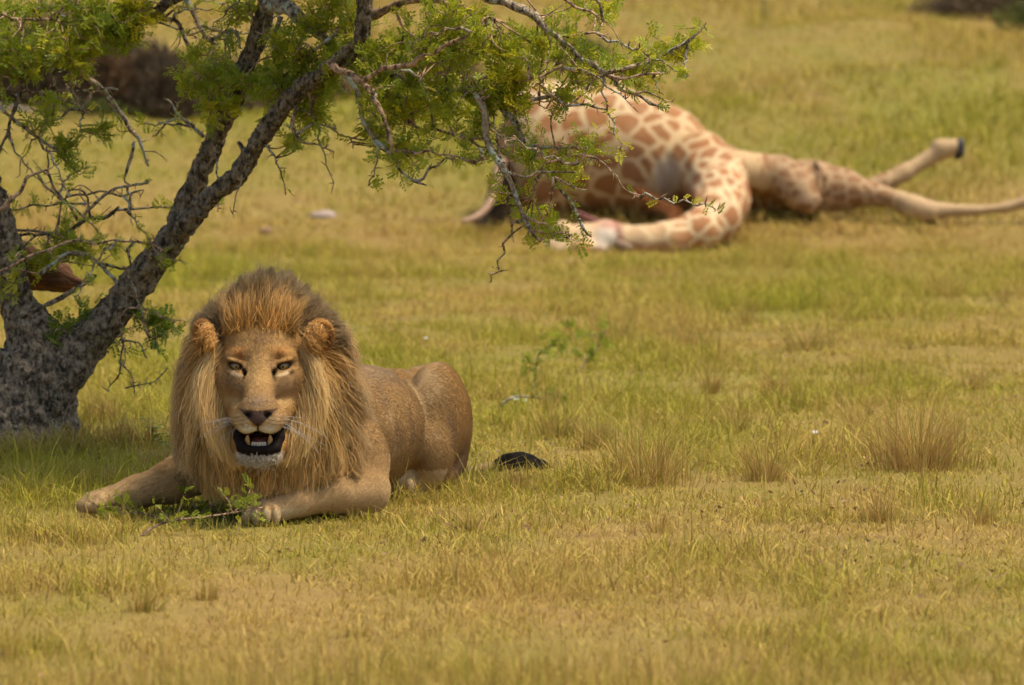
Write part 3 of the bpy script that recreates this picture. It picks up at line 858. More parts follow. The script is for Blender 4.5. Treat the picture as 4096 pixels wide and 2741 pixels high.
def vert_normals(V, Q):
    n = np.cross(V[Q[:, 2]] - V[Q[:, 0]], V[Q[:, 3]] - V[Q[:, 1]])
    N = np.zeros_like(V)
    for i in range(4):
        for c in range(3):
            N[:, c] += np.bincount(Q[:, i], n[:, c], len(V))
    return unit(N)

# hair ---------------------------------------------------------------------
def hair_obj(name, pts, radius, col, parent, mat, origin=(0, 0, 0)):
    """pts (n, m, 3) strands, radius (n, m), col (n, m, 3)"""
    n, m, _ = pts.shape
    hc = bpy.data.hair_curves.new(name)
    hc.add_curves([m] * n)
    hc.attributes['position'].data.foreach_set('vector', (pts - np.asarray(origin)).astype(np.float32).ravel())
    ra = hc.attributes.get('radius') or hc.attributes.new('radius', 'FLOAT', 'POINT')
    ra.data.foreach_set('value', radius.astype(np.float32).ravel())
    ca = hc.attributes.new('tint', 'FLOAT_COLOR', 'POINT')
    c4 = np.concatenate([col, np.ones((n, m, 1))], 2).astype(np.float32)
    ca.data.foreach_set('color', c4.ravel())
    o = bpy.data.objects.new(name, hc)
    COL.objects.link(o)
    hc.materials.append(mat)
    o.parent = parent
    return o

def fur_material(name, rough=0.45):
    m = NM(name)
    c = m.attr('tint')
    d = m.n('BsdfDiffuse', ins={'Color': c})
    tr = m.n('BsdfTranslucent', ins={'Color': c})
    h = m.n('BsdfHairPrincipled', parametrization='COLOR', ins={'Color': c, 'Roughness': rough, 'Radial Roughness': 0.6, 'Coat': 0.0})
    mx = m.n('MixShader', ins={0: 0.28, 1: d.outputs[0], 2: tr.outputs[0]})
    mx = m.n('MixShader', ins={0: 0.12, 1: mx.outputs[0], 2: h.outputs[0]})
    m.t.links.new(mx.outputs[0], m.out.inputs[0])
    return m.m
FUR = fur_material('lion_fur')
# ------------------------------------------------------------------ lion
LD = 19.85
LS = FPX / LD
E0 = W(1040, 1463, LD)                      # midpoint between the eyes
def fq(px, py, qy=0.0):
    """head point: column, row of the photograph and depth behind the eyes"""
    return np.array([(px - 1040) / LS, qy, (1463 - py) / LS])
def hq(x, y, z):
    return E0 + np.array([x, y, z * FZ if z < 0 else z])
FZ = 0.945                                  # the lower face is this much shorter than first measured

def build_lion():
    rng = np.random.default_rng(5)
    base = np.array([-0.8, 20.3, 0.0])
    root = empty('lion', tuple(base))
    tag(root, 'male lion with a tawny mane lying on the grass with its mouth open', 'lion')
    g = Sdf(axis(-1.62, -0.06, 0.009, (-1.12, -0.62, 0.0045)), axis(19.58, 21.75, 0.009, (19.6, 20.12, 0.0045)), axis(-0.04, 0.80, 0.009, (0.16, 0.74, 0.0045)))
    # trunk
    g.ell((-0.83, 20.28, 0.28), (0.25, 0.30, 0.27), 0.06)
    g.ell((-0.60, 20.72, 0.25), (0.235, 0.46, 0.235), 0.08, rot=(0, 0, -24))
    g.cone((-0.80, 20.32, 0.37), (-0.42, 21.15, 0.335), 0.145, 0.115, 0.06)
    g.ell((-0.33, 21.38, 0.26), (0.15, 0.20, 0.19), 0.05)
    g.ell((-0.62, 20.95, 0.12), (0.20, 0.35, 0.13), 0.06, rot=(0, 0, -24))
    # thigh, knee, hind foot
    g.ell((-0.285, 21.12, 0.265), (0.112, 0.225, 0.215), 0.014, rot=(-14, 4, -16))
    g.ell((-0.30, 21.0, 0.16), (0.085, 0.14, 0.15), 0.03, rot=(20, 0, -10))
    g.ell((-0.245, 21.36, 0.22), (0.095, 0.15, 0.20), 0.05)
    g.chain([(-0.24, 21.33, 0.09, 0.065), (-0.27, 21.15, 0.05, 0.05), (-0.34, 20.99, 0.045, 0.045), (-0.40, 20.93, 0.055, 0.056)], 0.03)
    for dx in (-0.035, -0.005, 0.025):
        g.ell((-0.405 + dx * 1.2, 20.88 - dx * 0.3, 0.045), (0.022, 0.034, 0.034), 0.008)
    g.cone(W(1600, 1500, 21.0), W(1640, 1700, 20.95), 0.012, 0.016, 0.03, sub=True, flat=(1, 5, 1))
    g.cone(W(1640, 1700, 20.95), W(1630, 1790, 20.95), 0.016, 0.010, 0.03, sub=True, flat=(1, 5, 1))
    # neck
    g.cone((-0.83, 20.30, 0.36), hq(0, 0.22, -0.03), 0.215, 0.175, 0.08)
    g.cone((-0.84, 20.12, 0.18), hq(0, 0.16, -0.17), 0.19, 0.13, 0.06)
    # fore leg folded under the chest
    g.chain([(-0.60, 20.36, 0.36, 0.12), (-0.555, 20.22, 0.20, 0.11), (-0.515, 20.13, 0.10, 0.082)], 0.06)
    g.chain([(-0.515, 20.12, 0.085, 0.078), (-0.62, 20.00, 0.095, 0.066), (-0.74, 19.91, 0.075, 0.050), (-0.80, 19.87, 0.055, 0.046)], 0.03)
    g.ell((-0.855, 19.845, 0.045), (0.062, 0.055, 0.043), 0.02)
    for dx, dy in ((-0.048, -0.022), (-0.020, -0.040), (0.012, -0.042), (0.040, -0.030)):
        g.ell((-0.862 + dx * 1.1, 19.825 + dy, 0.038), (0.0170, 0.032, 0.034), 0.004)
    # fore leg stretched out sideways
    g.chain([(-1.03, 20.36, 0.30, 0.13), (-1.10, 20.28, 0.17, 0.095), (-1.20, 20.24, 0.115, 0.070), (-1.32, 20.21, 0.080, 0.052), (-1.41, 20.19, 0.06, 0.044)], 0.04)
    g.ell((-1.455, 20.175, 0.047), (0.062, 0.055, 0.042), 0.02)
    for dx, dy in ((-0.055, 0.010), (-0.050, -0.020), (-0.028, -0.042), (0.004, -0.046)):
        g.ell((-1.46 + dx, 20.17 + dy, 0.034), (0.022, 0.021, 0.026), 0.007)
    # head
    def e(x, y, z, r, k=0.02, rot=None, sub=False, both=True):
        for s in ((-1, 1) if both and x else (1,)):
            rr = None if rot is None else (rot[0], rot[1] * s, rot[2] * s)
            g.ell(hq(x * s, y, z), r, k, rr, sub)
    e(0, 0.15, 0.02, (0.160, 0.17, 0.155), 0.04)
    e(0, 0.075, 0.065, (0.118, 0.085, 0.095), 0.04)
    e(0.115, 0.085, -0.055, (0.062, 0.10, 0.085), 0.04)
    e(0.105, 0.08, -0.15, (0.060, 0.09, 0.085), 0.04)
    e(0.072, 0.012, 0.040, (0.050, 0.036, 0.022), 0.022, (0, 14, 14))
    g.cone(hq(0, 0.02, 0.035), hq(0, -0.075, -0.085), 0.052, 0.047, 0.03, flat=(1.0, 1, 1))
    g.cone(hq(0, -0.075, -0.085), hq(0, -0.148, -0.140), 0.046, 0.040, 0.02, flat=(1.25, 1, 1))
    e(0.034, -0.128, -0.142, (0.030, 0.045, 0.026), 0.018)
    e(0.044, -0.105, -0.186, (0.045, 0.078, 0.048), 0.022)
    e(0.062, -0.028, -0.065, (0.045, 0.05, 0.06), 0.03)
    e(0.032, -0.148, -0.208, (0.036, 0.036, 0.030), 0.014)
    e(0.066, -0.02, -0.17, (0.045, 0.08, 0.05), 0.03)
    e(0, -0.172, -0.158, (0.052, 0.026, 0.026), 0.012)
    e(0, -0.183, -0.178, (0.028, 0.018, 0.026), 0.008)
    # lower jaw and lips
    e(0, -0.085, -0.322, (0.066, 0.062, 0.032), 0.02)
    g.chain([(*hq(-0.045, -0.09, -0.318), 0.032), (*hq(-0.098, 0.07, -0.245), 0.05)], 0.03)
    g.chain([(*hq(0.045, -0.09, -0.318), 0.032), (*hq(0.098, 0.07, -0.245), 0.05)], 0.03)
    e(0, 0.0, -0.30, (0.075, 0.09, 0.05), 0.03)
    # mouth opening
    e(0, -0.095, -0.258, (0.056, 0.105, 0.036), 0.012, sub=True)
    lipc = [(-0.072, -0.055, -0.214), (-0.070, -0.082, -0.255), (-0.057, -0.118, -0.292), (-0.026, -0.140, -0.298), (0.026, -0.140, -0.298), (0.057, -0.118, -0.292), (0.070, -0.082, -0.255), (0.072, -0.055, -0.214)]
    g.chain([(*hq(*p), r) for p, r in zip(lipc, (0.012, 0.019, 0.019, 0.014, 0.014, 0.019, 0.019, 0.012))], 0.008)
    # nostrils, eye sockets
    e(0.034, -0.196, -0.166, (0.0165, 0.020, 0.011), 0.005, (0, 28, 0), sub=True)
    e(0.083, -0.026, -0.002, (0.027, 0.026, 0.0128), 0.006, (0, -14, 0), sub=True)
    e(0.079, -0.016, 0.0165, (0.036, 0.022, 0.0085), 0.008, (0, -16, 8))
    e(0.086, -0.012, -0.0205, (0.034, 0.020, 0.0080), 0.008, (0, -12, 0))
    e(0.050, -0.052, -0.025, (0.008, 0.02, 0.018), 0.008, (0, 30, 0), sub=True)
    # ears
    g.ell(hq(0.205, 0.075, 0.100), (0.056, 0.026, 0.060), 0.02, (0, 25, -28))
    g.ell(hq(0.207, 0.048, 0.100), (0.036, 0.022, 0.040), 0.012, (0, 25, -28), sub=True)
    g.ell(hq(-0.198, 0.085, 0.100), (0.046, 0.026, 0.060), 0.02, (0, -18, 40))
    g.ell(hq(-0.206, 0.058, 0.102), (0.027, 0.022, 0.040), 0.012, (0, -18, 40), sub=True)
    V, Q = g.mesh(2)
    # ground contact: nothing below the turf
    V[:, 2] = np.maximum(V[:, 2], -0.03)
    # folds of skin on the flank and thigh, muscle relief
    N = vert_normals(V, Q)
    fl = sm(20.6, 20.9, V[:, 1])
    fold = np.sin(34 * (V[:, 0] * 0.9 + 0.42 * V[:, 2]) + 3.0 * vnoise(V * 5, 2)) * 0.0045 * np.exp(-(((V[:, 0] + 0.385) / 0.07) ** 2 + ((V[:, 2] - 0.2) / 0.2) ** 2)) * fl
    V = V + N * (fold + 0.006 * (fbm(V * 7, 4, 2) - 0.5) * sm(0.2, 0.5, np.abs(V[:, 0] - E0[0]) + np.maximum(V[:, 1] - 20.1, 0)))[:, None]
    N = vert_normals(V, Q)

    # coat colours (markings of the animal, with shading painted beside the nose)
    def paint(P):
        q = P - E0
        q = np.stack([q[:, 0], q[:, 1], np.where(q[:, 2] < 0, q[:, 2] / FZ, q[:, 2])], 1)
        x, y, z = q[:, 0], q[:, 1], q[:, 2]
        ax = np.abs(x)
        n = len(P)
        C = np.tile(np.array([0.275, 0.162, 0.062]), (n, 1))
        def put(col, w):
            nonlocal C
            w = np.clip(w, 0, 1)[:, None]
            C = C * (1 - w) + np.array(col) * w
        def blob(cx, cz, rx, rz, pw=1.0):
            return np.exp(-(((x - cx) / rx) ** 2 + ((z - cz) / rz) ** 2) ** pw)
        nz = fbm(P * 30, 8, 2)
        put((0.22, 0.132, 0.055), sm(0.45, 0.6, fbm(P * 4, 12, 2)) * 0.6)
        put((0.50, 0.33, 0.15), 1.3 * sm(0.20, 0.06, P[:, 2]) * 0.6 * (y < 0.7))            # pale legs
        put((0.31, 0.165, 0.05), sm(20.95, 21.1, P[:, 1]) * 0.8)                       # warmer thigh
        put((0.28, 0.20, 0.12), 0.5 * sm(0.40, 0.47, P[:, 2]) * sm(20.4, 20.7, P[:, 1]) * sm(21.05, 20.95, P[:, 1]))
        put((0.20, 0.12, 0.07), np.exp(-(((P[:, 0] + 0.20) / 0.05) ** 2 + ((P[:, 2] - 0.10) / 0.10) ** 2)) * 0.8 * sm(21.0, 21.2, P[:, 1]))
        put((0.17, 0.10, 0.05), 0.55 * sm(0.56, 0.70, fbm(P * np.array([9, 9, 5]), 71, 3)) * (y > 0.25))
        put((0.40, 0.27, 0.13), 0.5 * sm(0.54, 0.68, fbm(P * 6, 72, 3)) * (y > 0.25))
        hd = sm(0.20, 0.12, y) * sm(0.33, 0.26, ax) * sm(-0.42, -0.37, z)
        put((0.35, 0.190, 0.058), hd)
        put((0.44, 0.275, 0.105), hd * (blob(0, -0.03, 0.055, 0.07) * 0.7 + blob(0.06, 0.075, 0.05, 0.04) * 0.5 + blob(-0.06, 0.075, 0.05, 0.04) * 0.5) * (0.5 + nz))
        put((0.20, 0.115, 0.055), hd * blob(0, 0.11, 0.022, 0.05) * (0.4 + nz))
        put((0.24, 0.14, 0.065), hd * sm(0.5, 0.66, fbm(P * 55, 18, 2)) * sm(-0.1, 0.02, z) * 0.5)
        put((0.50, 0.27, 0.08), hd * blob(0, 0.16, 0.09, 0.03))
        put((0.22, 0.135, 0.070), hd * (blob(-0.095, -0.06, 0.042, 0.048) + blob(0.095, -0.06, 0.042, 0.048)) * 0.75)
        put((0.20, 0.115, 0.050), hd * (blob(-0.058, -0.085, 0.012, 0.05) + blob(0.058, -0.085, 0.012, 0.05)) * 0.7)  # shading down the sides of the nose, painted into the coat
        put((0.40, 0.18, 0.045), hd * (blob(-0.07, 0.05, 0.03, 0.02) + blob(0.07, 0.05, 0.03, 0.02)) * 0.6)
        put((0.235, 0.155, 0.088), hd * blob(0, -0.120, 0.052, 0.032) * 0.9)
        put((0.55, 0.37, 0.16), hd * (blob(-0.095, -0.125, 0.03, 0.02) + blob(0.095, -0.125, 0.03, 0.02)) * 0.6)
        put((0.26, 0.10, 0.035), hd * (blob(-0.066, 0.036, 0.007, 0.020) + blob(0.067, 0.038, 0.007, 0.018)) * 0.9)
        fr = hd * sm(0.02, -0.05, y)
        put((0.62, 0.45, 0.24), fr * (blob(-0.06, -0.195, 0.045, 0.03) + blob(0.06, -0.195, 0.045, 0.03)) * 0.8)
        st = 0.5 + 0.5 * np.sin((z + 0.25 * ax) * 2 * math.pi / 0.0135)
        put((0.16, 0.09, 0.045), fr * st ** 6 * sm(0.022, 0.035, ax) * sm(0.092, 0.08, ax) * sm(-0.215, -0.205, z) * sm(-0.165, -0.175, z) * 0.8)
        put((0.74, 0.67, 0.54), fr * (blob(-0.033, -0.222, 0.034, 0.015, 1.5) + blob(0.033, -0.222, 0.034, 0.015, 1.5)))
        # eyes: dark rims, pale crescents below, tear lines
        for s in (-1, 1):
            put((0.60, 0.45, 0.25), fr * 0.9 * np.exp(-(((x - s * 0.090) / 0.030) ** 2 + ((z + 0.0255 - 0.25 * (ax - 0.09)) / 0.0065) ** 2) ** 2) + 0 * x)
            put((0.016, 0.010, 0.008), sm(0.06, 0.02, y) * np.exp(-(((x - s * 0.083) / 0.033) ** 2 + ((z - 0.001 - 0.22 * (ax - 0.083)) / 0.0150) ** 2) ** 3))
            put((0.03, 0.018, 0.012), fr * np.exp(-(((x - s * (0.050 - 0.25 * (z + 0.03))) / 0.0065) ** 2 + ((z + 0.026) / 0.024) ** 2) ** 2))
        # nose leather
        tri = sm(0.003, -0.003, ax - (0.060 + (z + 0.152) * 0.98)) * sm(-0.148, -0.153, z - 0.10 * ax) * sm(-0.075, -0.11, y)
        put((0.085, 0.052, 0.040), tri * sm(-0.212, -0.204, z))
        put((0.012, 0.009, 0.008), tri * (blob(-0.036, -0.168, 0.016, 0.012, 2) + blob(0.036, -0.168, 0.016, 0.012, 2)))
        put((0.03, 0.02, 0.018), sm(0.005, 0.002, ax) * (z < -0.195) * (z > -0.228) * sm(-0.1, -0.13, y))
        # mouth lining, black lips, white chin
        put((0.15, 0.035, 0.024), (ax < 0.062) * (z < -0.228) * (z > -0.292) * sm(-0.135, -0.11, y) * sm(0.03, 0.0, y))
        put((0.52, 0.45, 0.35), hd * sm(-0.303, -0.312, z) * sm(0.095, 0.07, ax) * sm(0.0, -0.04, y))
        L = np.array(lipc); dm = np.full(n, 9.0)
        sel = np.where((z < -0.19) & (y < 0.06) & (ax < 0.13))[0]
        if len(sel):
            qs = q[sel]
            dd = np.full(len(sel), 9.0)
            for a, b in zip(L[:-1], L[1:]):
                t = np.clip(((qs - a) @ (b - a)) / ((b - a) @ (b - a)), 0, 1)
                dd = np.minimum(dd, np.linalg.norm(qs - a - t[:, None] * (b - a), axis=1))
            dm[sel] = dd
        put((0.015, 0.010, 0.008), sm(0.0245, 0.0205, dm))
        # ears
        er = sm(0.155, 0.175, ax) * sm(0.03, 0.05, z) * (y < 0.2)
        put((0.40, 0.20, 0.055), er)
        put((0.20, 0.085, 0.022), er * sm(0.075, 0.055, y) * sm(0.15, 0.10, z))
        put((0.20, 0.09, 0.03), er * sm(0.10, 0.16, z) * (x < 0) * 0.7)
        # paw pads and claws
        put((0.52, 0.38, 0.20), sm(0.07, 0.05, P[:, 2]) * (P[:, 1] < 19.87))
        put((0.48, 0.34, 0.18), (P[:, 1] > 20.84) * (P[:, 1] < 20.95) * (P[:, 2] < 0.10) * (P[:, 0] > -0.48))
        return np.clip(C, 0.005, 1)

    Cv = paint(V)
    me = mesh_np('body', V - base, Q)
    set_attr(me, 'tint', Cv, 'FLOAT_COLOR')
    m = NM('lion_skin')
    c = m.attr('tint')
    p = m.pos()
    n1 = m.noise(p, 160, 3, 0.6)
    c2 = m.mix(m.math('MULTIPLY', m.ramp(n1, 0.35, 0.7), 0.22), c, (0.10, 0.06, 0.03), 'MULTIPLY')
    skin = m.surf(c2, 0.85, m.bump(n1, 0.4, 0.006), spec=0.06)
    body = link('body', me, root, skin)

    # eyes
    m = NM('lion_eye')
    o_ = m.obj()
    sx = m.n('SeparateXYZ', ins={0: o_})
    rr = m.math('SQRT', m.math('ADD', m.math('POWER', sx.outputs[0], 2.0), m.math('POWER', sx.outputs[2], 2.0)))
    col = m.mix(m.ramp(rr, 0.0040, 0.0050), (0.004, 0.004, 0.004), m.mix(m.ramp(rr, 0.005, 0.011), (0.34, 0.19, 0.035), (0.17, 0.095, 0.02)))
    col = m.mix(m.ramp(rr, 0.0125, 0.0145), col, (0.035, 0.022, 0.014))
    eyem = m.surf(col, 0.08, spec=0.6)
    bmv = []
    for i in range(17):
        for j in range(24):
            th, ph = math.pi * i / 16, 2 * math.pi * j / 24
            bmv.append((0.0225 * math.sin(th) * math.cos(ph), -0.0225 * math.cos(th), 0.0225 * math.sin(th) * math.sin(ph)))
    fq_ = [(i * 24 + j, i * 24 + (j + 1) % 24, (i + 1) * 24 + (j + 1) % 24, (i + 1) * 24 + j) for i in range(16) for j in range(24)]
    em = mesh_np('eye', np.array(bmv), np.array(fq_)); em.materials.append(eyem)
    for s in (-1, 1):
        o = link('eye', em, root)
        o.location = tuple(hq(s * 0.081, -0.004, -0.002) - base)
        o.rotation_euler = (0, 0, 0)
    # teeth and tongue
    m = NM('tooth_enamel')
    tm = m.surf(m.mix(m.noise(m.obj(), 60, 2), (0.50, 0.24, 0.05), (0.60, 0.36, 0.12)), 0.35, spec=0.4)
    for s in (-1, 1):
        P, R = resample(np.array([hq(s * 0.038, -0.095, -0.293), hq(s * 0.040, -0.100, -0.266), hq(s * 0.038, -0.106, -0.246)]), [0.0125, 0.0105, 0.003], 0.006)
        v, qd, t = tube(P - base, R, 10)
        gg = Geo(); gg.add(v, qd, t); link('canine_tooth', gg.mesh('canine_tooth'), root, tm)
    m = NM('incisor_enamel'); im = m.surf((0.72, 0.60, 0.42), 0.35, spec=0.4)
    for i in range(6):
        x = (i - 2.5) * 0.0085
        P, R = resample(np.array([hq(x, -0.118 + abs(x) * 0.3, -0.285), hq(x, -0.122 + abs(x) * 0.3, -0.272)]), [0.0052, 0.0042], 0.004)
        v, qd, t = tube(P - base, R, 8)
        gg = Geo(); gg.add(v, qd, t); link('incisor_tooth', gg.mesh('incisor_tooth'), root, im)
    gs = Sdf(axis(-0.06, 0.06, 0.005), axis(-0.1, 0.1, 0.006), axis(-0.04, 0.04, 0.004))
    gs.ell((0, 0, 0), (0.034, 0.075, 0.014), 0.01); gs.cone((0, -0.07, 0.011), (0, 0.06, 0.013), 0.004, 0.004, 0.004, sub=True)
    tv, tq = gs.mesh(1)
    m = NM('tongue_skin'); tg = m.surf(m.mix(m.noise(m.obj(), 90, 2), (0.30, 0.085, 0.06), (0.42, 0.15, 0.11)), 0.5, spec=0.3)
    o = link('tongue', mesh_np('tongue', tv, tq), root, tg)
    o.location = tuple(hq(0, -0.02, -0.272) - base)

    # ---------------- mane: strands between guide hairs
    HP, HR, HC = [], [], []
    def sheet(guides, n, c0, c1, spread=0.012, depth=0.03, tipj=0.02, r0=0.0011, clumps=40, cj=0.18, m=7, lenj=0.18, dark=0.0):
        G = np.array([[E0 + fq(*p) for p in gd] for gd in guides])          # (k, 3, 3)
        k = len(G)
        cu = np.sort(rng.random(clumps))
        u = rng.random(n)
        ci = np.abs(u[:, None] - cu[None]).argmin(1)
        ut = cu[ci] * 0.7 + u * 0.3
        def at(uu, j):
            f = uu * (k - 1); i = np.minimum(f.astype(int), k - 2); w = (f - i)[:, None]
            return G[i, j] * (1 - w) + G[i + 1, j] * w
        a, b, c = at(u, 0), at(u * 0.6 + ut * 0.4, 1), at(ut, 2)
        dz = (rng.random((n, 1)) * depth) * np.array([0, 1.0, 0])
        coff = rng.normal(0, tipj, (clumps, 3))
        a = a + rng.normal(0, spread, (n, 3)) + dz
        b = b + rng.normal(0, spread * 0.8, (n, 3)) + dz + coff[ci] * 0.4
        c = c + rng.normal(0, tipj * 0.35, (n, 3)) + dz + coff[ci]
        fly = (rng.random((n, 1)) < 0.09)
        c = c + fly * rng.normal(0, 0.026, (n, 3)); b = b + fly * rng.normal(0, 0.010, (n, 3))
        ls = 1 - lenj * rng.random((n, 1)) ** 2
        t = np.linspace(0, 1, m)[None, :, None]
        tt = t * ls[:, :, None]
        P = (1 - tt) ** 2 * a[:, None] + 2 * tt * (1 - tt) * (b + (b - (a + c) / 2))[:, None] + tt ** 2 * c[:, None]
        wob = rng.normal(0, 0.0045, (n, 1, 3)) * np.sin(t * (5 + 4 * rng.random((n, 1, 1))) * 1.3)
        P = P + wob * t
        cv = (1 + rng.normal(0, cj, (clumps,)))[ci] * (1 + rng.normal(0, cj * 0.7, n))
        col = (np.array(c0)[None, None] * (1 - t ** 1.3) + np.array(c1)[None, None] * t ** 1.3) * np.clip(cv, 0.45, 1.6)[:, None, None]
        dk = (rng.random(clumps) < dark)[ci]
        col = np.where(dk[:, None, None], col * 0.5, col)
        HP.append(P); HC.append(np.clip(col, 0.01, 0.9))
        HR.append(np.broadcast_to(r0 * (1 - 0.75 * t[:, :, 0] ** 2), (n, m)) * (0.7 + 0.6 * rng.random((n, 1))))
    TAN, BLOND, ORANGE, DARK, BROWN = (0.64, 0.36, 0.10), (0.90, 0.62, 0.26), (0.62, 0.32, 0.08), (0.22, 0.155, 0.08), (0.44, 0.26, 0.095)
    # crest
    sheet([[(915, 1295, .10), (905, 1240, .10), (905, 1195, .11)], [(965, 1285, .08), (960, 1210, .08), (960, 1128, .10)], [(1040, 1280, .07), (1042, 1190, .07), (1050, 1098, .09)],
           [(1095, 1285, .08), (1105, 1200, .08), (1130, 1105, .10)], [(1150, 1295, .10), (1180, 1230, .10), (1225, 1175, .11)]], 9500, ORANGE, (0.27, 0.195, 0.10), 0.014, 0.05, 0.013, r0=0.0009, clumps=110, dark=0.25)
    sheet([[(890, 1320, .16), (890, 1255, .17), (885, 1215, .18)], [(955, 1290, .15), (955, 1210, .17), (962, 1140, .18)], [(1040, 1280, .15), (1045, 1180, .17), (1055, 1100, .18)],
           [(1115, 1290, .15), (1130, 1200, .17), (1145, 1120, .18)], [(1190, 1320, .16), (1220, 1245, .17), (1240, 1205, .18)]], 7500, BROWN, DARK, 0.016, 0.08, 0.013, r0=0.0009, clumps=90)
    # hair lying back on the forehead
    sheet([[(925, 1335, .045), (910, 1285, .055), (900, 1235, .09)], [(985, 1325, .03), (980, 1250, .04), (975, 1170, .08)], [(1040, 1320, .025), (1040, 1235, .035), (1045, 1145, .08)],
           [(1095, 1325, .03), (1102, 1250, .04), (1118, 1160, .08)], [(1155, 1335, .045), (1178, 1285, .055), (1205, 1225, .09)]], 5200, (0.52, 0.265, 0.06), (0.56, 0.34, 0.12), 0.016, 0.03, 0.019, r0=0.0009, clumps=44, lenj=0.7, cj=0.22, dark=0.12)
    # temples
    sheet([[(935, 1300, .12), (905, 1255, .13), (885, 1212, .14)], [(900, 1325, .12), (860, 1275, .13), (835, 1240, .14)], [(865, 1360, .13), (815, 1310, .14), (795, 1275, .15)], [(845, 1400, .14), (785, 1360, .15), (758, 1330, .16)]],
          4200, (0.46, 0.29, 0.12), DARK, 0.014, 0.06, 0.011, r0=0.0009, clumps=60)
    sheet([[(1145, 1300, .12), (1190, 1240, .13), (1235, 1195, .14)], [(1185, 1320, .12), (1245, 1270, .13), (1285, 1240, .14)], [(1215, 1350, .13), (1280, 1300, .14), (1325, 1275, .15)], [(1235, 1390, .14), (1320, 1330, .15), (1365, 1335, .16)], [(1250, 1420, .15), (1345, 1380, .16), (1390, 1420, .17)]],
          5000, (0.46, 0.29, 0.12), DARK, 0.014, 0.06, 0.011, r0=0.0009, clumps=60)
    # outer sides of the neck
    sheet([[(840, 1370, .16), (770, 1380, .18), (735, 1440, .19)], [(840, 1430, .16), (750, 1480, .17), (720, 1590, .17)], [(830, 1500, .16), (742, 1580, .16), (706, 1720, .15)], [(820, 1580, .16), (730, 1680, .15), (706, 1840, .14)], [(820, 1680, .16), (752, 1790, .14), (738, 1910, .13)]],
          6500, TAN, (0.50, 0.33, 0.14), 0.018, 0.12, 0.018, clumps=60, dark=0.1)
    sheet([[(1240, 1370, .16), (1340, 1360, .18), (1388, 1430, .20)], [(1245, 1430, .16), (1355, 1465, .18), (1405, 1570, .20)], [(1255, 1510, .16), (1370, 1590, .17), (1424, 1700, .19)], [(1265, 1600, .16), (1378, 1710, .16), (1428, 1830, .17)], [(1275, 1700, .16), (1375, 1810, .15), (1418, 1930, .15)]],
          7500, TAN, (0.46, 0.31, 0.14), 0.018, 0.12, 0.018, clumps=64, dark=0.1)
    # inner sides
    sheet([[(845, 1440, .09), (795, 1540, .08), (765, 1680, .08)], [(840, 1530, .09), (785, 1640, .07), (755, 1790, .07)], [(835, 1610, .09), (785, 1740, .06), (775, 1890, .06)], [(850, 1690, .08), (815, 1810, .05), (820, 1950, .05)], [(880, 1750, .07), (865, 1860, .04), (880, 1980, .04)]],
          6500, (0.60, 0.35, 0.10), (0.70, 0.45, 0.17), 0.016, 0.08, 0.018, clumps=56, dark=0.16)
    sheet([[(1230, 1430, .09), (1300, 1530, .08), (1345, 1680, .09)], [(1240, 1530, .09), (1315, 1640, .07), (1360, 1790, .08)], [(1245, 1610, .09), (1310, 1740, .06), (1340, 1890, .06)], [(1230, 1690, .08), (1280, 1810, .05), (1290, 1935, .05)], [(1200, 1750, .07), (1220, 1860, .04), (1220, 1970, .04)]],
          6500, (0.60, 0.35, 0.10), (0.70, 0.45, 0.17), 0.016, 0.08, 0.018, clumps=56, dark=0.16)
    # chest
    sheet([[(770, 1790, .16), (765, 1880, .12), (785, 1945, .10)], [(860, 1800, .10), (850, 1900, .06), (860, 1985, .05)], [(950, 1830, .06), (945, 1930, .03), (950, 2020, .02)], [(1040, 1850, .05), (1040, 1950, .02), (1040, 2035, .01)],
           [(1130, 1830, .06), (1140, 1930, .03), (1135, 2025, .02)], [(1220, 1800, .10), (1240, 1890, .06), (1235, 1970, .05)], [(1320, 1780, .16), (1340, 1870, .12), (1335, 1935, .10)], [(1390, 1740, .2), (1410, 1840, .17), (1405, 1915, .16)]],
          9000, (0.58, 0.33, 0.10), (0.72, 0.46, 0.18), 0.02, 0.08, 0.018, clumps=90, dark=0.14, lenj=0.35)
    sheet([[(860, 1720, .08), (850, 1800, .05), (855, 1900, .04)], [(930, 1770, .04), (925, 1850, .01), (930, 1950, .01)], [(1040, 1830, .02), (1040, 1890, .0), (1040, 1970, .0)], [(1150, 1770, .04), (1160, 1850, .01), (1155, 1950, .01)], [(1225, 1720, .08), (1245, 1800, .05), (1250, 1900, .04)]],
          6000, (0.55, 0.30, 0.085), (0.68, 0.41, 0.14), 0.018, 0.06, 0.016, clumps=70, dark=0.14, lenj=0.3)
    # pale ruffs beside the face
    sheet([[(866, 1395, .05), (818, 1500, .01), (800, 1620, .0)], [(858, 1440, .045), (806, 1560, .0), (812, 1700, .0)], [(862, 1500, .03), (822, 1640, -.01), (848, 1775, -.01)], [(874, 1570, .02), (852, 1700, -.02), (888, 1815, -.02)], [(892, 1640, .01), (890, 1760, -.03), (930, 1850, -.02)], [(915, 1700, .0), (920, 1800, -.03), (955, 1870, -.02)]],
          11000, (0.62, 0.40, 0.15), BLOND, 0.010, 0.035, 0.008, r0=0.0010, clumps=80, cj=0.08)
    sheet([[(1214, 1390, .05), (1262, 1480, .01), (1284, 1600, .0)], [(1222, 1440, .045), (1276, 1560, .0), (1284, 1690, .0)], [(1218, 1500, .03), (1262, 1640, -.01), (1246, 1775, -.01)], [(1206, 1570, .02), (1230, 1700, -.02), (1205, 1815, -.02)], [(1188, 1640, .01), (1190, 1760, -.03), (1155, 1850, -.02)], [(1165, 1700, .0), (1158, 1800, -.03), (1125, 1870, -.02)]],
          11000, (0.62, 0.40, 0.15), BLOND, 0.010, 0.035, 0.008, r0=0.0010, clumps=80, cj=0.08)
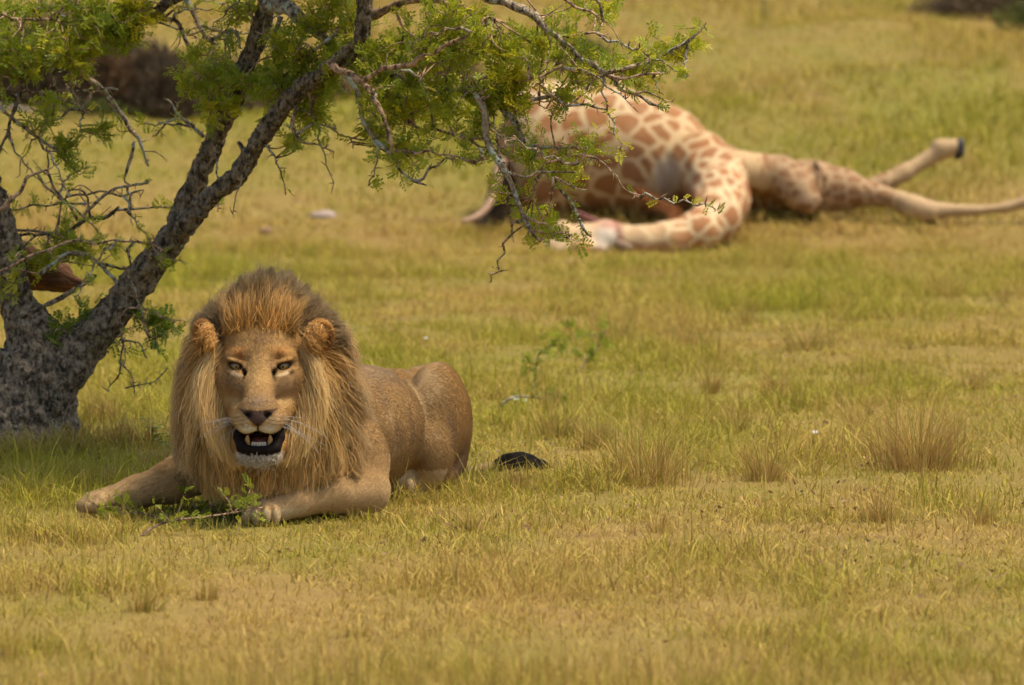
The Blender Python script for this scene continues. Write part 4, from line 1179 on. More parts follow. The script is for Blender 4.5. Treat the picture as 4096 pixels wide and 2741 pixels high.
    # tufts in the ears
    sheet([[(1225, 1370, .03), (1240, 1385, .02), (1250, 1420, .02)], [(1240, 1340, .04), (1265, 1350, .03), (1285, 1375, .03)], [(1255, 1310, .05), (1280, 1320, .04), (1300, 1340, .04)]], 1500, (0.62, 0.36, 0.12), ORANGE, 0.010, 0.015, 0.010, r0=0.001, clumps=24)
    sheet([[(855, 1370, .03), (840, 1385, .02), (830, 1420, .02)], [(840, 1340, .04), (822, 1350, .03), (808, 1380, .03)], [(830, 1310, .05), (812, 1315, .04), (795, 1335, .04)]], 1500, (0.62, 0.36, 0.12), ORANGE, 0.008, 0.01, 0.008, r0=0.001, clumps=16)
    # chin hair
    sheet([[(972, 1815, -.12), (970, 1826, -.125), (974, 1836, -.11)], [(1040, 1820, -.145), (1040, 1836, -.145), (1040, 1848, -.13)], [(1108, 1815, -.12), (1110, 1826, -.125), (1106, 1836, -.11)]], 1500, (0.50, 0.42, 0.30), (0.58, 0.51, 0.40), 0.010, 0.02, 0.004, r0=0.0008, clumps=60, cj=0.06)
    mane = hair_obj('mane', np.concatenate(HP), np.concatenate(HR), np.concatenate(HC), root, FUR, base)

    # ---------------- short coat
    tri = np.concatenate([Q[:, [0, 1, 2]], Q[:, [0, 2, 3]]])
    A = np.linalg.norm(np.cross(V[tri[:, 1]] - V[tri[:, 0]], V[tri[:, 2]] - V[tri[:, 0]]), axis=1)
    cen = V[tri].mean(1)
    wgt = A * np.where((cen[:, 1] < 20.05) & (np.abs(cen[:, 0] - E0[0]) < 0.3) & (cen[:, 2] > 0.17), 1.6, 1.0) * (cen[:, 2] > 0.005)
    n = 330000
    f = rng.choice(len(tri), n, p=wgt / wgt.sum())
    b = rng.dirichlet((1, 1, 1), n)
    R0 = (V[tri[f]] * b[:, :, None]).sum(1)
    NN = unit((N[tri[f]] * b[:, :, None]).sum(1))
    q = R0 - E0
    face = (q[:, 1] < 0.2) & (np.abs(q[:, 0]) < 0.27) & (q[:, 2] > -0.40)
    C0 = paint(R0)
    lum = C0.max(1)
    ok = (lum > 0.13) & (lum > 0)                                     # no hair on nose, lips, eyes
    flow = np.where(face[:, None], q - np.array([0, -0.25, -0.13]), np.array([0.35, 0.75, -0.55]) + 0 * q)
    leg = (R0[:, 2] < 0.22) & (R0[:, 1] < 20.45) & ~face
    flow = np.where(leg[:, None], np.where((q[:, 0] < 0)[:, None], np.array([-0.8, -0.1, -0.5]), np.array([-0.5, -0.4, -0.6])), flow)
    flow = flow - NN * (flow * NN).sum(1, keepdims=True)
    d = unit(unit(flow) + 0.18 * NN + rng.normal(0, 0.16, (n, 3)))
    ln = np.where(face, 0.009, 0.0105) * (0.6 + 0.8 * rng.random(n))
    t = np.array([0, 0.5, 1.0])
    P = R0[:, None] + d[:, None] * (ln[:, None] * t[None])[:, :, None] - NN[:, None] * (ln[:, None] * 0.22 * t[None] ** 2)[:, :, None]
    col = C0[:, None] * np.array([0.9, 1.0, 1.05])[None, :, None] * (1 + rng.normal(0, 0.06, n))[:, None, None]
    rad = np.broadcast_to(np.array([0.0007, 0.0005, 0.0002])[None], (n, 3)) * np.where(face, 0.8, 1.0)[:, None]
    hair_obj('coat', P[ok], rad[ok], np.clip(col[ok], 0.005, 0.9), root, FUR, base)

    # whiskers
    WP = []
    for s in (-1, 1):
        for i in range(9):
            a = hq(s * (0.052 + 0.03 * rng.random()), -0.12 + 0.03 * rng.random(), -0.172 - 0.04 * rng.random())
            ln = 0.09 + 0.09 * rng.random()
            dd = unit(np.array([s * (0.8 + 0.3 * rng.random()), 0.15 + 0.3 * rng.random(), 0.15 - 0.75 * rng.random()]))
            tt = np.linspace(0, 1, 8)[:, None]
            WP.append(a + dd * ln * tt + np.array([0, 0.02, -0.05]) * tt ** 2 * (0.3 + rng.random()))
    WP = np.array(WP)
    hair_obj('whiskers', WP, np.broadcast_to(np.linspace(0.0006, 0.0003, 8)[None], WP.shape[:2]), np.full(WP.shape, 0.5), root, FUR, base)

    # tail with its black tuft
    tp = np.array([(-0.24, 21.52, 0.13), (-0.20, 21.78, 0.02), (-0.14, 21.98, 0.005), (-0.06, 22.06, 0.02), (-0.02, 22.06, 0.040), (0.04, 22.08, 0.048), (0.09, 22.10, 0.03)])
    P, R = resample(tp, [0.04, 0.024, 0.018, 0.018, 0.022, 0.022, 0.010], 0.012)
    v, qd, t3 = tube(P - base, R, 12)
    gg = Geo(); gg.add(v, qd, t3)
    tme = gg.mesh('tail')
    tc = np.where((gg.V[0][:, 0:1] + base[0]) > -0.07, np.array([[0.012, 0.010, 0.008]]), np.array([[0.26, 0.17, 0.075]]))
    set_attr(tme, 'tint', tc, 'FLOAT_COLOR')
    tail = link('tail', tme, root, skin)
    n = 5200
    Tn = unit(np.gradient(P, axis=0))
    lo = np.searchsorted(P[:, 0], -0.06)
    i = rng.integers(lo, len(P), n)
    d0 = unit(rng.normal(size=(n, 3)))
    d0[:, 2] = np.abs(d0[:, 2]) * 0.9 - 0.3
    dirs = unit(d0 * 0.75 + Tn[i] * 0.9)
    ln = 0.03 + 0.03 * rng.random(n)
    t = np.linspace(0, 1, 5)[None, :, None]
    HPt = P[i][:, None] + d0[:, None] * 0.015 + dirs[:, None] * ln[:, None, None] * t + np.array([0, 0, -0.03])[None, None] * t ** 2
    HPt[:, :, 2] = np.maximum(HPt[:, :, 2], 0.006)
    hair_obj('tail_tuft', HPt, np.broadcast_to(np.linspace(0.0015, 0.0005, 5)[None], (n, 5)), np.broadcast_to(np.array([0.020, 0.015, 0.011]), (n, 5, 3)) * (1 + rng.normal(0, 0.25, (n, 1, 1))).clip(0.3, 2), tail, FUR, base)

build_lion()
# ------------------------------------------------------------------ giraffe carcass
def build_giraffe():
    rng = np.random.default_rng(9)
    base = np.array([W(2600, 800, 41.0)[0], 41.0, H1(W(2600, 800, 41.0)[0], 41.0)])
    root = empty('giraffe', tuple(base))
    tag(root, 'dead giraffe lying on its side with its neck bent back and legs stretched out', 'giraffe')
    g = Sdf(axis(-0.2, 4.1, 0.016), axis(39.2, 42.4, 0.016), axis(-0.15, 1.32, 0.016))
    def c(px, py, d, r):
        return (*W(px, py, d), r)
    def el(px, py, d, r, k=0.12, rot=None, sub=False):
        g.ell(W(px, py, d), r, k, rot, sub)
    el(2185, 605, 41.45, (0.36, 0.42, 0.515), 0.15)
    el(2420, 600, 41.45, (0.50, 0.46, 0.465), 0.15)
    el(2640, 655, 41.35, (0.40, 0.42, 0.425), 0.15)
    el(2830, 705, 41.25, (0.28, 0.36, 0.265), 0.12)
    # brisket and folded upper fore legs
    g.chain([c(2880, 710, 41.3, 0.22), c(3080, 735, 41.3, 0.19), c(3260, 752, 41.25, 0.185), c(3370, 762, 41.2, 0.145), c(3450, 775, 41.15, 0.10)], 0.06)
    g.chain([c(2950, 690, 41.1, 0.16), c(3120, 705, 41.1, 0.14), c(3190, 760, 41.05, 0.13), c(3230, 800, 41.0, 0.10)], 0.05)
    g.chain([c(3262, 640, 41.15, 0.016), c(3300, 700, 40.98, 0.022), c(3296, 780, 40.97, 0.016)], 0.02)
    # stretched fore leg
    g.chain([c(3420, 765, 41.15, 0.10), c(3520, 782, 41.1, 0.075), c(3600, 805, 41.05, 0.066), c(3650, 830, 41.0, 0.088), c(3715, 848, 41.0, 0.080), c(3770, 842, 41.0, 0.052), c(3900, 842, 41.0, 0.040), c(4020, 832, 41.0, 0.042), c(4110, 806, 41.0, 0.052)], 0.03)
    # raised fore leg
    g.chain([c(3440, 765, 41.45, 0.075), c(3530, 735, 41.5, 0.068), c(3620, 690, 41.55, 0.062), c(3710, 638, 41.6, 0.062), c(3770, 596, 41.6, 0.072), c(3815, 588, 41.6, 0.066)], 0.03)
    el(3748, 575, 41.6, (0.05, 0.05, 0.035), 0.02)
    # neck bent back towards the camera
    g.chain([c(2800, 660, 41.0, 0.24), c(2868, 720, 40.75, 0.205), c(2890, 800, 40.45, 0.19), c(2862, 876, 40.15, 0.165), c(2790, 928, 39.95, 0.140), c(2680, 955, 39.85, 0.112), c(2570, 962, 39.8, 0.092), c(2490, 960, 39.78, 0.090)], 0.06)
    # head lying on the turf
    g.chain([c(2490, 955, 39.78, 0.095), c(2420, 948, 39.76, 0.112), c(2330, 955, 39.75, 0.100), c(2260, 972, 39.74, 0.082), c(2215, 985, 39.73, 0.068)], 0.04)
    g.chain([c(2400, 995, 39.68, 0.06), c(2300, 1005, 39.66, 0.065), c(2235, 1005, 39.68, 0.05)], 0.03)
    g.ell(W(2332, 990, 39.60), (0.075, 0.05, 0.07), 0.02)
    g.ell(W(2388, 1012, 39.60), (0.026, 0.04, 0.03), 0.012, sub=True)
    g.ell(W(2250, 905, 39.72), (0.06, 0.05, 0.045), 0.04)
    V, Q = g.mesh(3)
    gz = H(V[:, 0], V[:, 1])
    V[:, 2] = np.maximum(V[:, 2], gz - 0.05)
    N = vert_normals(V, Q)
    wr = np.sin(60 * (V[:, 0] + 0.5 * V[:, 2]) + 4 * vnoise(V * 6, 3)) * 0.006 * np.exp(-(((V[:, 0] - 1.15) / 0.25) ** 2 + ((V[:, 2] - 0.45) / 0.2) ** 2))
    V = V + N * (wr + 0.018 * (fbm(V * 5, 6, 2) - 0.5))[:, None]
    # markings
    px = 2048 + V[:, 0] / V[:, 1] * FPX
    py = HORIZON + (CAM_H - V[:, 2]) / V[:, 1] * FPX
    n = len(V)
    spot = np.ones(n)
    C = np.tile(np.array([0.48, 0.32, 0.150]), (n, 1))
    B = np.tile(np.array([0.25, 0.092, 0.024]), (n, 1))
    def put(A, col, w):
        w = np.clip(w, 0, 1)[:, None]
        return A * (1 - w) + np.array(col) * w
    bodyz = V[:, 2] - gz
    C = put(C, (0.55, 0.40, 0.22), sm(0.60, 1.0, bodyz))                       # white belly
    B = put(B, (0.31, 0.125, 0.035), sm(0.5, 0.95, bodyz) * 0.9)
    spot *= 1 - 0.35 * sm(0.92, 1.04, bodyz) - 0.45 * sm(41.75, 41.95, V[:, 1])
    B = put(B, (0.30, 0.125, 0.040), sm(0.45, 0.15, bodyz) * (px < 2560) * 0.8)
    C = put(C, (0.55, 0.37, 0.19), sm(0.45, 0.15, bodyz) * (px < 2560) * 0.7)
    C = put(C, (0.36, 0.28, 0.20), np.exp(-(((px - 2672) / 58) ** 2 + ((py - 700) / 75) ** 2) ** 2) * 0.9)   # grey-brown patch, spots faded
    spot *= 1 - 0.9 * np.exp(-(((px - 2672) / 62) ** 2 + ((py - 700) / 80) ** 2) ** 2)
    leg = sm(3040, 3120, px)
    C = put(C, (0.36, 0.235, 0.115), leg)
    B = put(B, (0.20, 0.095, 0.036), leg)
    spot *= 1 - 0.05 * leg
    spot *= 1 - 0.9 * sm(3520, 3640, px)
    C = put(C, (0.46, 0.30, 0.17), leg * sm(0.3, 0.1, bodyz) * sm(3450, 3350, px))
    C = put(C, (0.42, 0.28, 0.135), sm(3480, 3580, px))
    C = put(C, (0.45, 0.29, 0.15), np.exp(-(((px - 3680) / 60) ** 2 + ((py - 845) / 50) ** 2)) * 0.7)
    nk = sm(40.9, 40.5, V[:, 1]) * (px > 2490) * (px < 3060)
    C = put(C, (0.56, 0.40, 0.21), nk)
    B = put(B, (0.33, 0.145, 0.045), nk)
    B = put(B, (0.45, 0.17, 0.08), nk * fbm(V * 3, 3, 2) * 0.6)
    spot *= 1 - 0.6 * nk * sm(2780, 2600, px)
    hd = sm(2500, 2470, px) * (V[:, 1] < 40.0)
    spot *= 1 - hd
    C = put(C, (0.62, 0.42, 0.22), hd)
    C = put(C, (0.74, 0.62, 0.46), hd * np.exp(-(((px - 2430) / 60) ** 2 + ((py - 950) / 50) ** 2) ** 2))
    C = put(C, (0.52, 0.27, 0.08), hd * np.exp(-(((px - 2330) / 48) ** 2 + ((py - 1000) / 45) ** 2) ** 2))
    C = put(C, (0.05, 0.025, 0.02), hd * np.exp(-(((px - 2376) / 16) ** 2 + ((py - 1015) / 26) ** 2) ** 2))
    C = put(C, (0.30, 0.035, 0.02), hd * np.exp(-(((px - 2402) / 15) ** 2 + ((py - 1022) / 26) ** 2) ** 2))
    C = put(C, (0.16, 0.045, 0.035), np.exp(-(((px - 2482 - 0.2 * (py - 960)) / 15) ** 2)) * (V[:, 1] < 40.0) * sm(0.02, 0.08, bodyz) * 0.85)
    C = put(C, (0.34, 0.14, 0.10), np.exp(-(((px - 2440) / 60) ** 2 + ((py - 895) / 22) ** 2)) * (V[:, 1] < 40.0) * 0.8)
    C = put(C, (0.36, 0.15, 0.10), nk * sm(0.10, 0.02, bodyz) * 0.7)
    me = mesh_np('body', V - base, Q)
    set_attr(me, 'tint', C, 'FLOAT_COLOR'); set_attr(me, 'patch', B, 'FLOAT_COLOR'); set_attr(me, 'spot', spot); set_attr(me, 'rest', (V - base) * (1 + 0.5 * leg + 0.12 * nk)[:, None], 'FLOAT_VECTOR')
    m = NM('giraffe_hide')
    o_ = m.attr('rest', 'Vector')
    warp = m.n('VectorMath', operation='ADD')
    m.put(warp, 0, o_)
    m.put(warp, 1, m.vmul(m.noise(o_, 5.0, 2, 0.5, out='Color'), (0.11, 0.11, 0.11)))
    vor = m.n('TexVoronoi', feature='DISTANCE_TO_EDGE', ins={'Vector': m.vmul(warp.outputs[0], (1.0, 1.0, 1.25)), 'Scale': 5.6, 'Randomness': 0.85}).outputs['Distance']
    cellc = m.n('TexVoronoi', feature='F1', ins={'Vector': m.vmul(warp.outputs[0], (1.0, 1.0, 1.25)), 'Scale': 5.6, 'Randomness': 0.85}).outputs['Color']
    f = m.ramp(m.math('ADD', vor, m.math('MULTIPLY', m.math('SUBTRACT', m.noise(o_, 22, 3), 0.5), 0.05)), 0.075, 0.125)
    f = m.math('MULTIPLY', f, m.attr('spot', 'Fac'), clamp=True)
    cv = m.n('SeparateColor', ins={0: cellc}).outputs[0]
    bc = m.mix(m.math('MULTIPLY', cv, 0.5), m.attr('patch'), (0.20, 0.085, 0.03))
    bc = m.mix(m.math('MULTIPLY', m.noise(o_, 16, 3), 0.22), bc, (0.44, 0.24, 0.09))
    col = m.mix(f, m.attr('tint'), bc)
    dirt = m.noise(o_, 7, 4, 0.6)
    col = m.mix(m.math('MULTIPLY', m.ramp(dirt, 0.48, 0.72), 0.4), col, (0.36, 0.23, 0.12))
    hide = m.surf(col, 0.7, m.bump(m.noise(o_, 140, 3), 0.2, 0.004), spec=0.2)
    link('body', me, root, hide)

    def solid(name, prims, lo, hi, h, mat):
        s = Sdf(axis(lo[0], hi[0], h), axis(lo[1], hi[1], h), axis(lo[2], hi[2], h))
        prims(s)
        v, q = s.mesh(2)
        return link(name, mesh_np(name, v - base, q), root, mat)
    m = NM('hoof_horn'); horn = m.surf(m.mix(m.noise(m.obj(), 30, 3), (0.018, 0.015, 0.013), (0.06, 0.05, 0.045)), 0.55, spec=0.3)
    p = W(3836, 600, 41.6)
    def hoof(s):
        s.ell(W(3833, 588, 41.6), (0.040, 0.060, 0.070), 0.02, (0, 25, 0))
        s.ell(W(3838, 612, 41.6), (0.035, 0.055, 0.055), 0.02, (0, 25, 0))
        s.cone(W(3860, 560, 41.50), W(3850, 640, 41.50), 0.006, 0.006, 0.006, sub=True)
    solid('hoof', hoof, p - 0.15, p + 0.15, 0.008, horn)
    p = W(4135, 798, 41.0)
    solid('hoof', lambda s: (s.ell(W(4140, 800, 41.0), (0.065, 0.055, 0.05), 0.02, (0, -10, 0)), s.ell(W(4165, 812, 41.0), (0.05, 0.05, 0.035), 0.02)), p - 0.2, p + 0.2, 0.008, horn)
    # ear and horn stubs
    m = NM('ear_skin'); ear = m.surf(m.mix(m.noise(m.obj(), 25, 3), (0.10, 0.03, 0.025), (0.32, 0.13, 0.10)), 0.7, spec=0.2)
    p = W(2350, 872, 39.75)
    solid('ear', lambda s: (s.cone(W(2425, 910, 39.76), W(2300, 845, 39.74), 0.035, 0.012, 0.01, flat=(1, 0.6, 1)), s.cone(W(2400, 888, 39.66), W(2320, 848, 39.68), 0.014, 0.006, 0.01, sub=True)), p - 0.25, p + 0.25, 0.007, ear)
    m = NM('ossicone_fur'); oss = m.surf(m.mix(m.noise(m.obj(), 30, 2), (0.09, 0.06, 0.05), (0.40, 0.26, 0.14)), 0.8)
    p = W(2480, 985, 39.62)
    solid('ossicone', lambda s: s.chain([(*W(2470, 975, 39.70), 0.035), (*W(2498, 985, 39.60), 0.028), (*W(2515, 992, 39.55), 0.03)], 0.02), p - 0.2, p + 0.2, 0.008, oss)
    # tail
    P, R = resample(np.array([W(2010, 640, 41.2), W(1985, 730, 41.0), W(1962, 810, 40.85), W(1915, 862, 40.75), W(1850, 888, 40.65)]), [0.045, 0.036, 0.028, 0.024, 0.018], 0.02)
    P[:, 2] = np.maximum(P[:, 2], H(P[:, 0], P[:, 1]) + 0.015)
    m = NM('tail_hide'); tm = m.surf(m.mix(m.noise(m.obj(), 14, 3), (0.26, 0.15, 0.085), (0.40, 0.25, 0.15)), 0.7)
    gg = Geo(); v, q, t = tube(P - base, R, 10); gg.add(v, q, t)
    tail = link('tail', gg.mesh('tail'), root, tm)
    nh = 900
    a = P[rng.integers(0, len(P) // 2, nh)] + rng.normal(0, 0.02, (nh, 3))
    tt = np.linspace(0, 1, 5)[None, :, None]
    d = unit(np.array([0.05, -0.15, -1.0]) + rng.normal(0, 0.15, (nh, 3)))
    S = a[:, None] + d[:, None] * (0.18 + 0.2 * rng.random((nh, 1, 1))) * tt
    S[:, :, 2] = np.maximum(S[:, :, 2], H(S[:, :, 0].ravel(), S[:, :, 1].ravel()).reshape(nh, 5) + 0.01)
    hair_obj('tail_tuft', S, np.broadcast_to(np.linspace(0.0025, 0.001, 5)[None], (nh, 5)), np.broadcast_to(np.array([0.035, 0.022, 0.014]), S.shape), tail, FUR, base)
    # bristly mane along the inside of the bent neck
    mp = np.array([W(2560, 770, 40.98), W(2620, 812, 40.75), W(2690, 842, 40.5), W(2716, 880, 40.25), W(2690, 925, 40.05), W(2620, 925, 39.95)])
    P, R = resample(mp, [0.04, 0.055, 0.055, 0.05, 0.045, 0.03], 0.02)
    P[:, 2] = np.maximum(P[:, 2], H(P[:, 0], P[:, 1]) + 0.03)
    nh = 2000
    i = rng.integers(0, len(P), nh)
    d = unit(rng.normal(size=(nh, 3)) * 0.6 + np.array([-0.75, -0.35, 0.35]))
    a = P[i] + rng.normal(0, 0.016, (nh, 3))
    S = a[:, None] + d[:, None] * (0.03 + 0.04 * rng.random((nh, 1, 1))) * tt
    cc = np.array([0.30, 0.115, 0.035]) * (0.6 + 0.8 * rng.random((nh, 1, 1)))
    hair_obj('mane', S, np.broadcast_to(np.linspace(0.003, 0.001, 5)[None], (nh, 5)), np.broadcast_to(cc, S.shape), root, FUR, base)

build_giraffe()
# ------------------------------------------------------------------ small plants and things on the ground
def row_dist(px, py):
    """distance of the ground point seen at this column and row"""
    d = np.linspace(12, 110, 9000)
    x = (px - 2048) / FPX * d
    z = np.interp(d, _HY, _HZ)
    row = HORIZON + (CAM_H - z) / d * FPX
    i = np.argmax(row <= py)
    return float(d[i])

def ground_at(px, py):
    d = row_dist(px, py)
    x = (px - 2048) / FPX * d
    return np.array([x, d, H1(x, d)]), FPX / d

def tussock(px, py, wpx, hpx, n, green, lean, label, group, seed, name='grass_tussock'):
    r = np.random.default_rng(seed)
    p, s = ground_at(px, py)
    rad, hh = wpx / s, hpx / s
    xy = r.normal(0, 0.42, (n, 2)) * rad * np.array([1, 0.8])
    out = np.arctan2(xy[:, 1], xy[:, 0]) + r.normal(0, 0.8, n)
    h = hh * (0.3 + 0.75 * r.random(n) ** 0.8) * np.exp(-0.35 * (np.linalg.norm(xy, axis=1) / rad) ** 2)
    base = np.concatenate([xy, np.zeros((n, 1))], 1)
    base[:, 2] = H(p[0] + xy[:, 0], p[1] + xy[:, 1]) - p[2]
    o = grass_obj(name, (base, h, 0.0036 * (0.6 + 0.8 * r.random(n)), out, np.abs(r.normal(lean, 0.25, n)), r.random(n) * 6.28,
                         r.random(n), np.clip(green + r.normal(0, 0.15, n), 0, 1)), TUSSOCK, seg=3, bend=0.6)
    o.location = p
    tag(o, label, 'grass tuft', group)
    return o

def tussock_material():
    m = NM('tussock_grass')
    rnd, g, al = m.attr('rnd', 'Fac'), m.attr('green', 'Fac'), m.attr('along', 'Fac')
    r2 = m.math('FRACT', m.math('MULTIPLY', rnd, 11.7))
    dry = m.mix(r2, (0.36, 0.19, 0.055), (0.58, 0.42, 0.13))
    grn = m.mix(r2, (0.21, 0.20, 0.025), (0.38, 0.32, 0.045))
    col = m.mix(m.ramp(m.math('ADD', g, m.math('MULTIPLY', m.math('SUBTRACT', rnd, 0.5), 0.8)), 0.35, 0.95), dry, grn)
    col = m.mix(m.math('MULTIPLY', m.ramp(al, 0.5, 1.0), 0.35), col, (0.52, 0.34, 0.12))
    return m.surf(col, 0.75, spec=0.15, trans=0.28)
TUSSOCK = tussock_material()

LABS = ['narrow upright tussock halfway between the tall green tussock and the fan-shaped one',
        'spreading olive tussock below the fan-shaped tussock',
        'straw tussock with stiff stems before the slim olive tussock',
        'leafy bright tussock beside the loose straw tussock',
        'low mixed tussock between the tall green and the fan-shaped tussocks',
        'thin-stemmed tussock on the turf directly below the giraffe neck bend',
        'flat fanned tussock below the largest rusty tussock',
        'little tussock on the turf before the lion haunch',
        'lone tussock on the dry turf before the outstretched foreleg',
        'small matted tussock just before the black tail tuft',
        'green grass tuft between fallen branch and black tail tuft',
        'olive tuft between the fallen branch and the loose straw tussock',
        'sparse olive tuft on the dry turf before the folded foreleg',
        'thin tuft on bare turf before the loose straw tussock',
        'tiny straw tuft on dry turf before the lion hindquarters',
        'flat olive tuft just behind the slim olive tussock',
        'soft green tuft growing through the fallen grey branch',
        'short green tuft on the turf behind the lion mane',
        'pair-like slender green tuft close to the tiny white flower',
        'straw tuft on dry turf before the largest rusty tussock',
        'bright green tuft at the bend of the giraffe neck',
        'rust brown tuft before the giraffe head',
        'olive tuft behind the largest rusty tussock on its outer side',
        'single thin straw tuft beside the matted straw tussock',
        'low straw tuft beside the tall thin dry stems']

def build_tussocks():
    grp = 'grass tussocks on the open turf'
    lab = 'small wispy tussock of olive and rust coloured grass on the open turf'
    for i, (px, py, w, h, n, g) in enumerate([(2840, 1580, 40, 170, 60, .45), (3110, 1590, 70, 170, 90, .35), (3060, 1930, 95, 190, 110, .4), (2950, 1740, 60, 160, 70, .55), (2740, 1390, 90, 150, 90, .4),
            (2990, 1300, 45, 170, 50, .5), (3520, 2100, 100, 150, 90, .35), (1880, 2130, 50, 120, 60, .4), (560, 2460, 80, 160, 70, .5), (2060, 1960, 50, 80, 60, .5), (2230, 1750, 120, 170, 130, .6), (2380, 1800, 90, 160, 110, .5),
            (820, 2420, 60, 120, 40, .4), (2640, 2140, 60, 110, 40, .3), (1730, 2360, 50, 90, 30, .35), (3440, 1560, 80, 110, 70, .4), (2190, 1640, 80, 130, 80, .6), (1515, 1345, 40, 90, 40, .6), (1580, 1350, 25, 90, 25, .6),
            (3930, 2100, 70, 110, 50, .3), (2870, 1080, 80, 90, 60, .7), (2560, 1130, 100, 90, 90, .2), (3900, 1560, 90, 120, 70, .35), (4010, 1220, 40, 120, 30, .3), (1430, 2560, 60, 110, 40, .4)]):
        tussock(px, py, w * 0.9, h * 1.15, int(n * 1.7), g, 0.35, LABS[i] if i < len(LABS) else lab, grp, 100 + i)
    tussock(2440, 1370, 110, 220, 190, .6, 0.3, 'tall green tussock with fine upright blades, behind the red-stemmed seedling', None, 201)
    tussock(3240, 1410, 130, 200, 220, .6, 0.45, 'round fan-shaped olive tussock on the turf behind the largest rusty tussock', None, 202)
    tussock(2580, 1940, 200, 340, 330, .4, 0.4, 'loose straw and olive tussock beside the black tail tuft', None, 203)
    tussock(3680, 1890, 230, 380, 520, .3, 0.4, 'largest rusty brown tussock with long stems leaning outward', None, 204)
    tussock(3440, 1720, 90, 210, 120, .45, 0.35, 'slim olive tussock leaning against the largest rusty tussock', None, 205)
    tussock(3780, 1200, 120, 170, 190, .3, 0.5, 'straw coloured tussock with matted base on the turf below the giraffe legs', None, 206)
    def mat_of_blades(name, label, spots, lean, seed):
        r = np.random.default_rng(seed)
        B, Hh, O, L, G = [], [], [], [], []
        for (px, py, w, h, n, g) in spots:
            p, s = ground_at(px, py)
            xy = r.normal(0, 0.5, (n, 2)) * (w / s) + p[:2]
            B.append(np.concatenate([xy, H(xy[:, 0], xy[:, 1])[:, None]], 1))
            Hh.append(h / s * (0.3 + 0.75 * r.random(n))); O.append(r.random(n) * 6.28); L.append(np.abs(r.normal(lean, 0.25, n))); G.append(np.clip(g + r.normal(0, 0.15, n), 0, 1))
        B, Hh, O, L, G = map(np.concatenate, (B, Hh, O, L, G))
        n = len(Hh)
        o = grass_obj(name, (B, Hh, 0.0042 * (0.6 + 0.8 * r.random(n)), O, L, r.random(n) * 6.28, r.random(n), G), TUSSOCK, seg=3)
        tag(o, label, 'grass', kind='stuff')
    mat_of_blades('undergrowth', 'tall shaded green grass growing between the tree trunk and the lion',
        [(90, 1850, 160, 170, 420, .85), (60, 1810, 170, 150, 420, .8), (260, 1830, 110, 170, 260, .6), (320, 1790, 130, 170, 380, .65), (520, 1800, 120, 190, 380, .45), (640, 1900, 110, 150, 340, .4), (250, 1950, 200, 140, 460, .95), (60, 2000, 140, 120, 300, .95), (470, 1960, 140, 120, 340, .8), (400, 1700, 90, 160, 200, .5), (700, 1780, 50, 200, 150, .55)], 0.4, 300)
    mat_of_blades('trodden_grass', 'low green grass pressed against the lying lion',
        [(1560, 2085, 150, 70, 260, .8), (1720, 2010, 140, 80, 260, .75), (1900, 1960, 130, 80, 240, .7), (1330, 2115, 130, 50, 200, .7), (700, 2085, 160, 55, 240, .7), (460, 2085, 150, 55, 240, .75)], 0.6, 340)

def stem_geo(g, pts, r0, r1, sides=5, rough=0.2, seed=0):
    P, R = resample(np.array(pts), np.linspace(r0, r1, len(pts)), 0.02)
    g.add(*tube(P, R, sides, rough, seed))
    return P

def leafy(root, base, paths, n, size, yel, rng, t0=0.2, mat=None):
    """feathery leaves along paths as one foliage part"""
    Pn, Dn = [], []
    for P in paths:
        T = unit(np.gradient(P, axis=0))
        i = (t0 * len(P) + (1 - t0) * len(P) * rng.random(n)).astype(int).clip(0, len(P) - 1)
        Pn.append(P[i] + rng.normal(0, 0.006, (n, 3)))
        Dn.append(unit(T[i] * 0.5 + unit(rng.normal(size=(n, 3))) + np.array([0, 0, 0.3])))
    Pn, Dn = np.concatenate(Pn), np.concatenate(Dn)
    S = size * (0.6 + 0.6 * rng.random(len(Pn)))
    V, F, per = leaf_verts(len(Pn), Pn, Dn, S, rng)
    me = mesh_np('foliage', V - base, F, smooth=False)
    set_attr(me, 'rnd', np.repeat(np.clip(yel + rng.normal(0, 0.15, len(Pn)), 0, 1), per))
    return link('foliage', me, root, mat or LEAF)

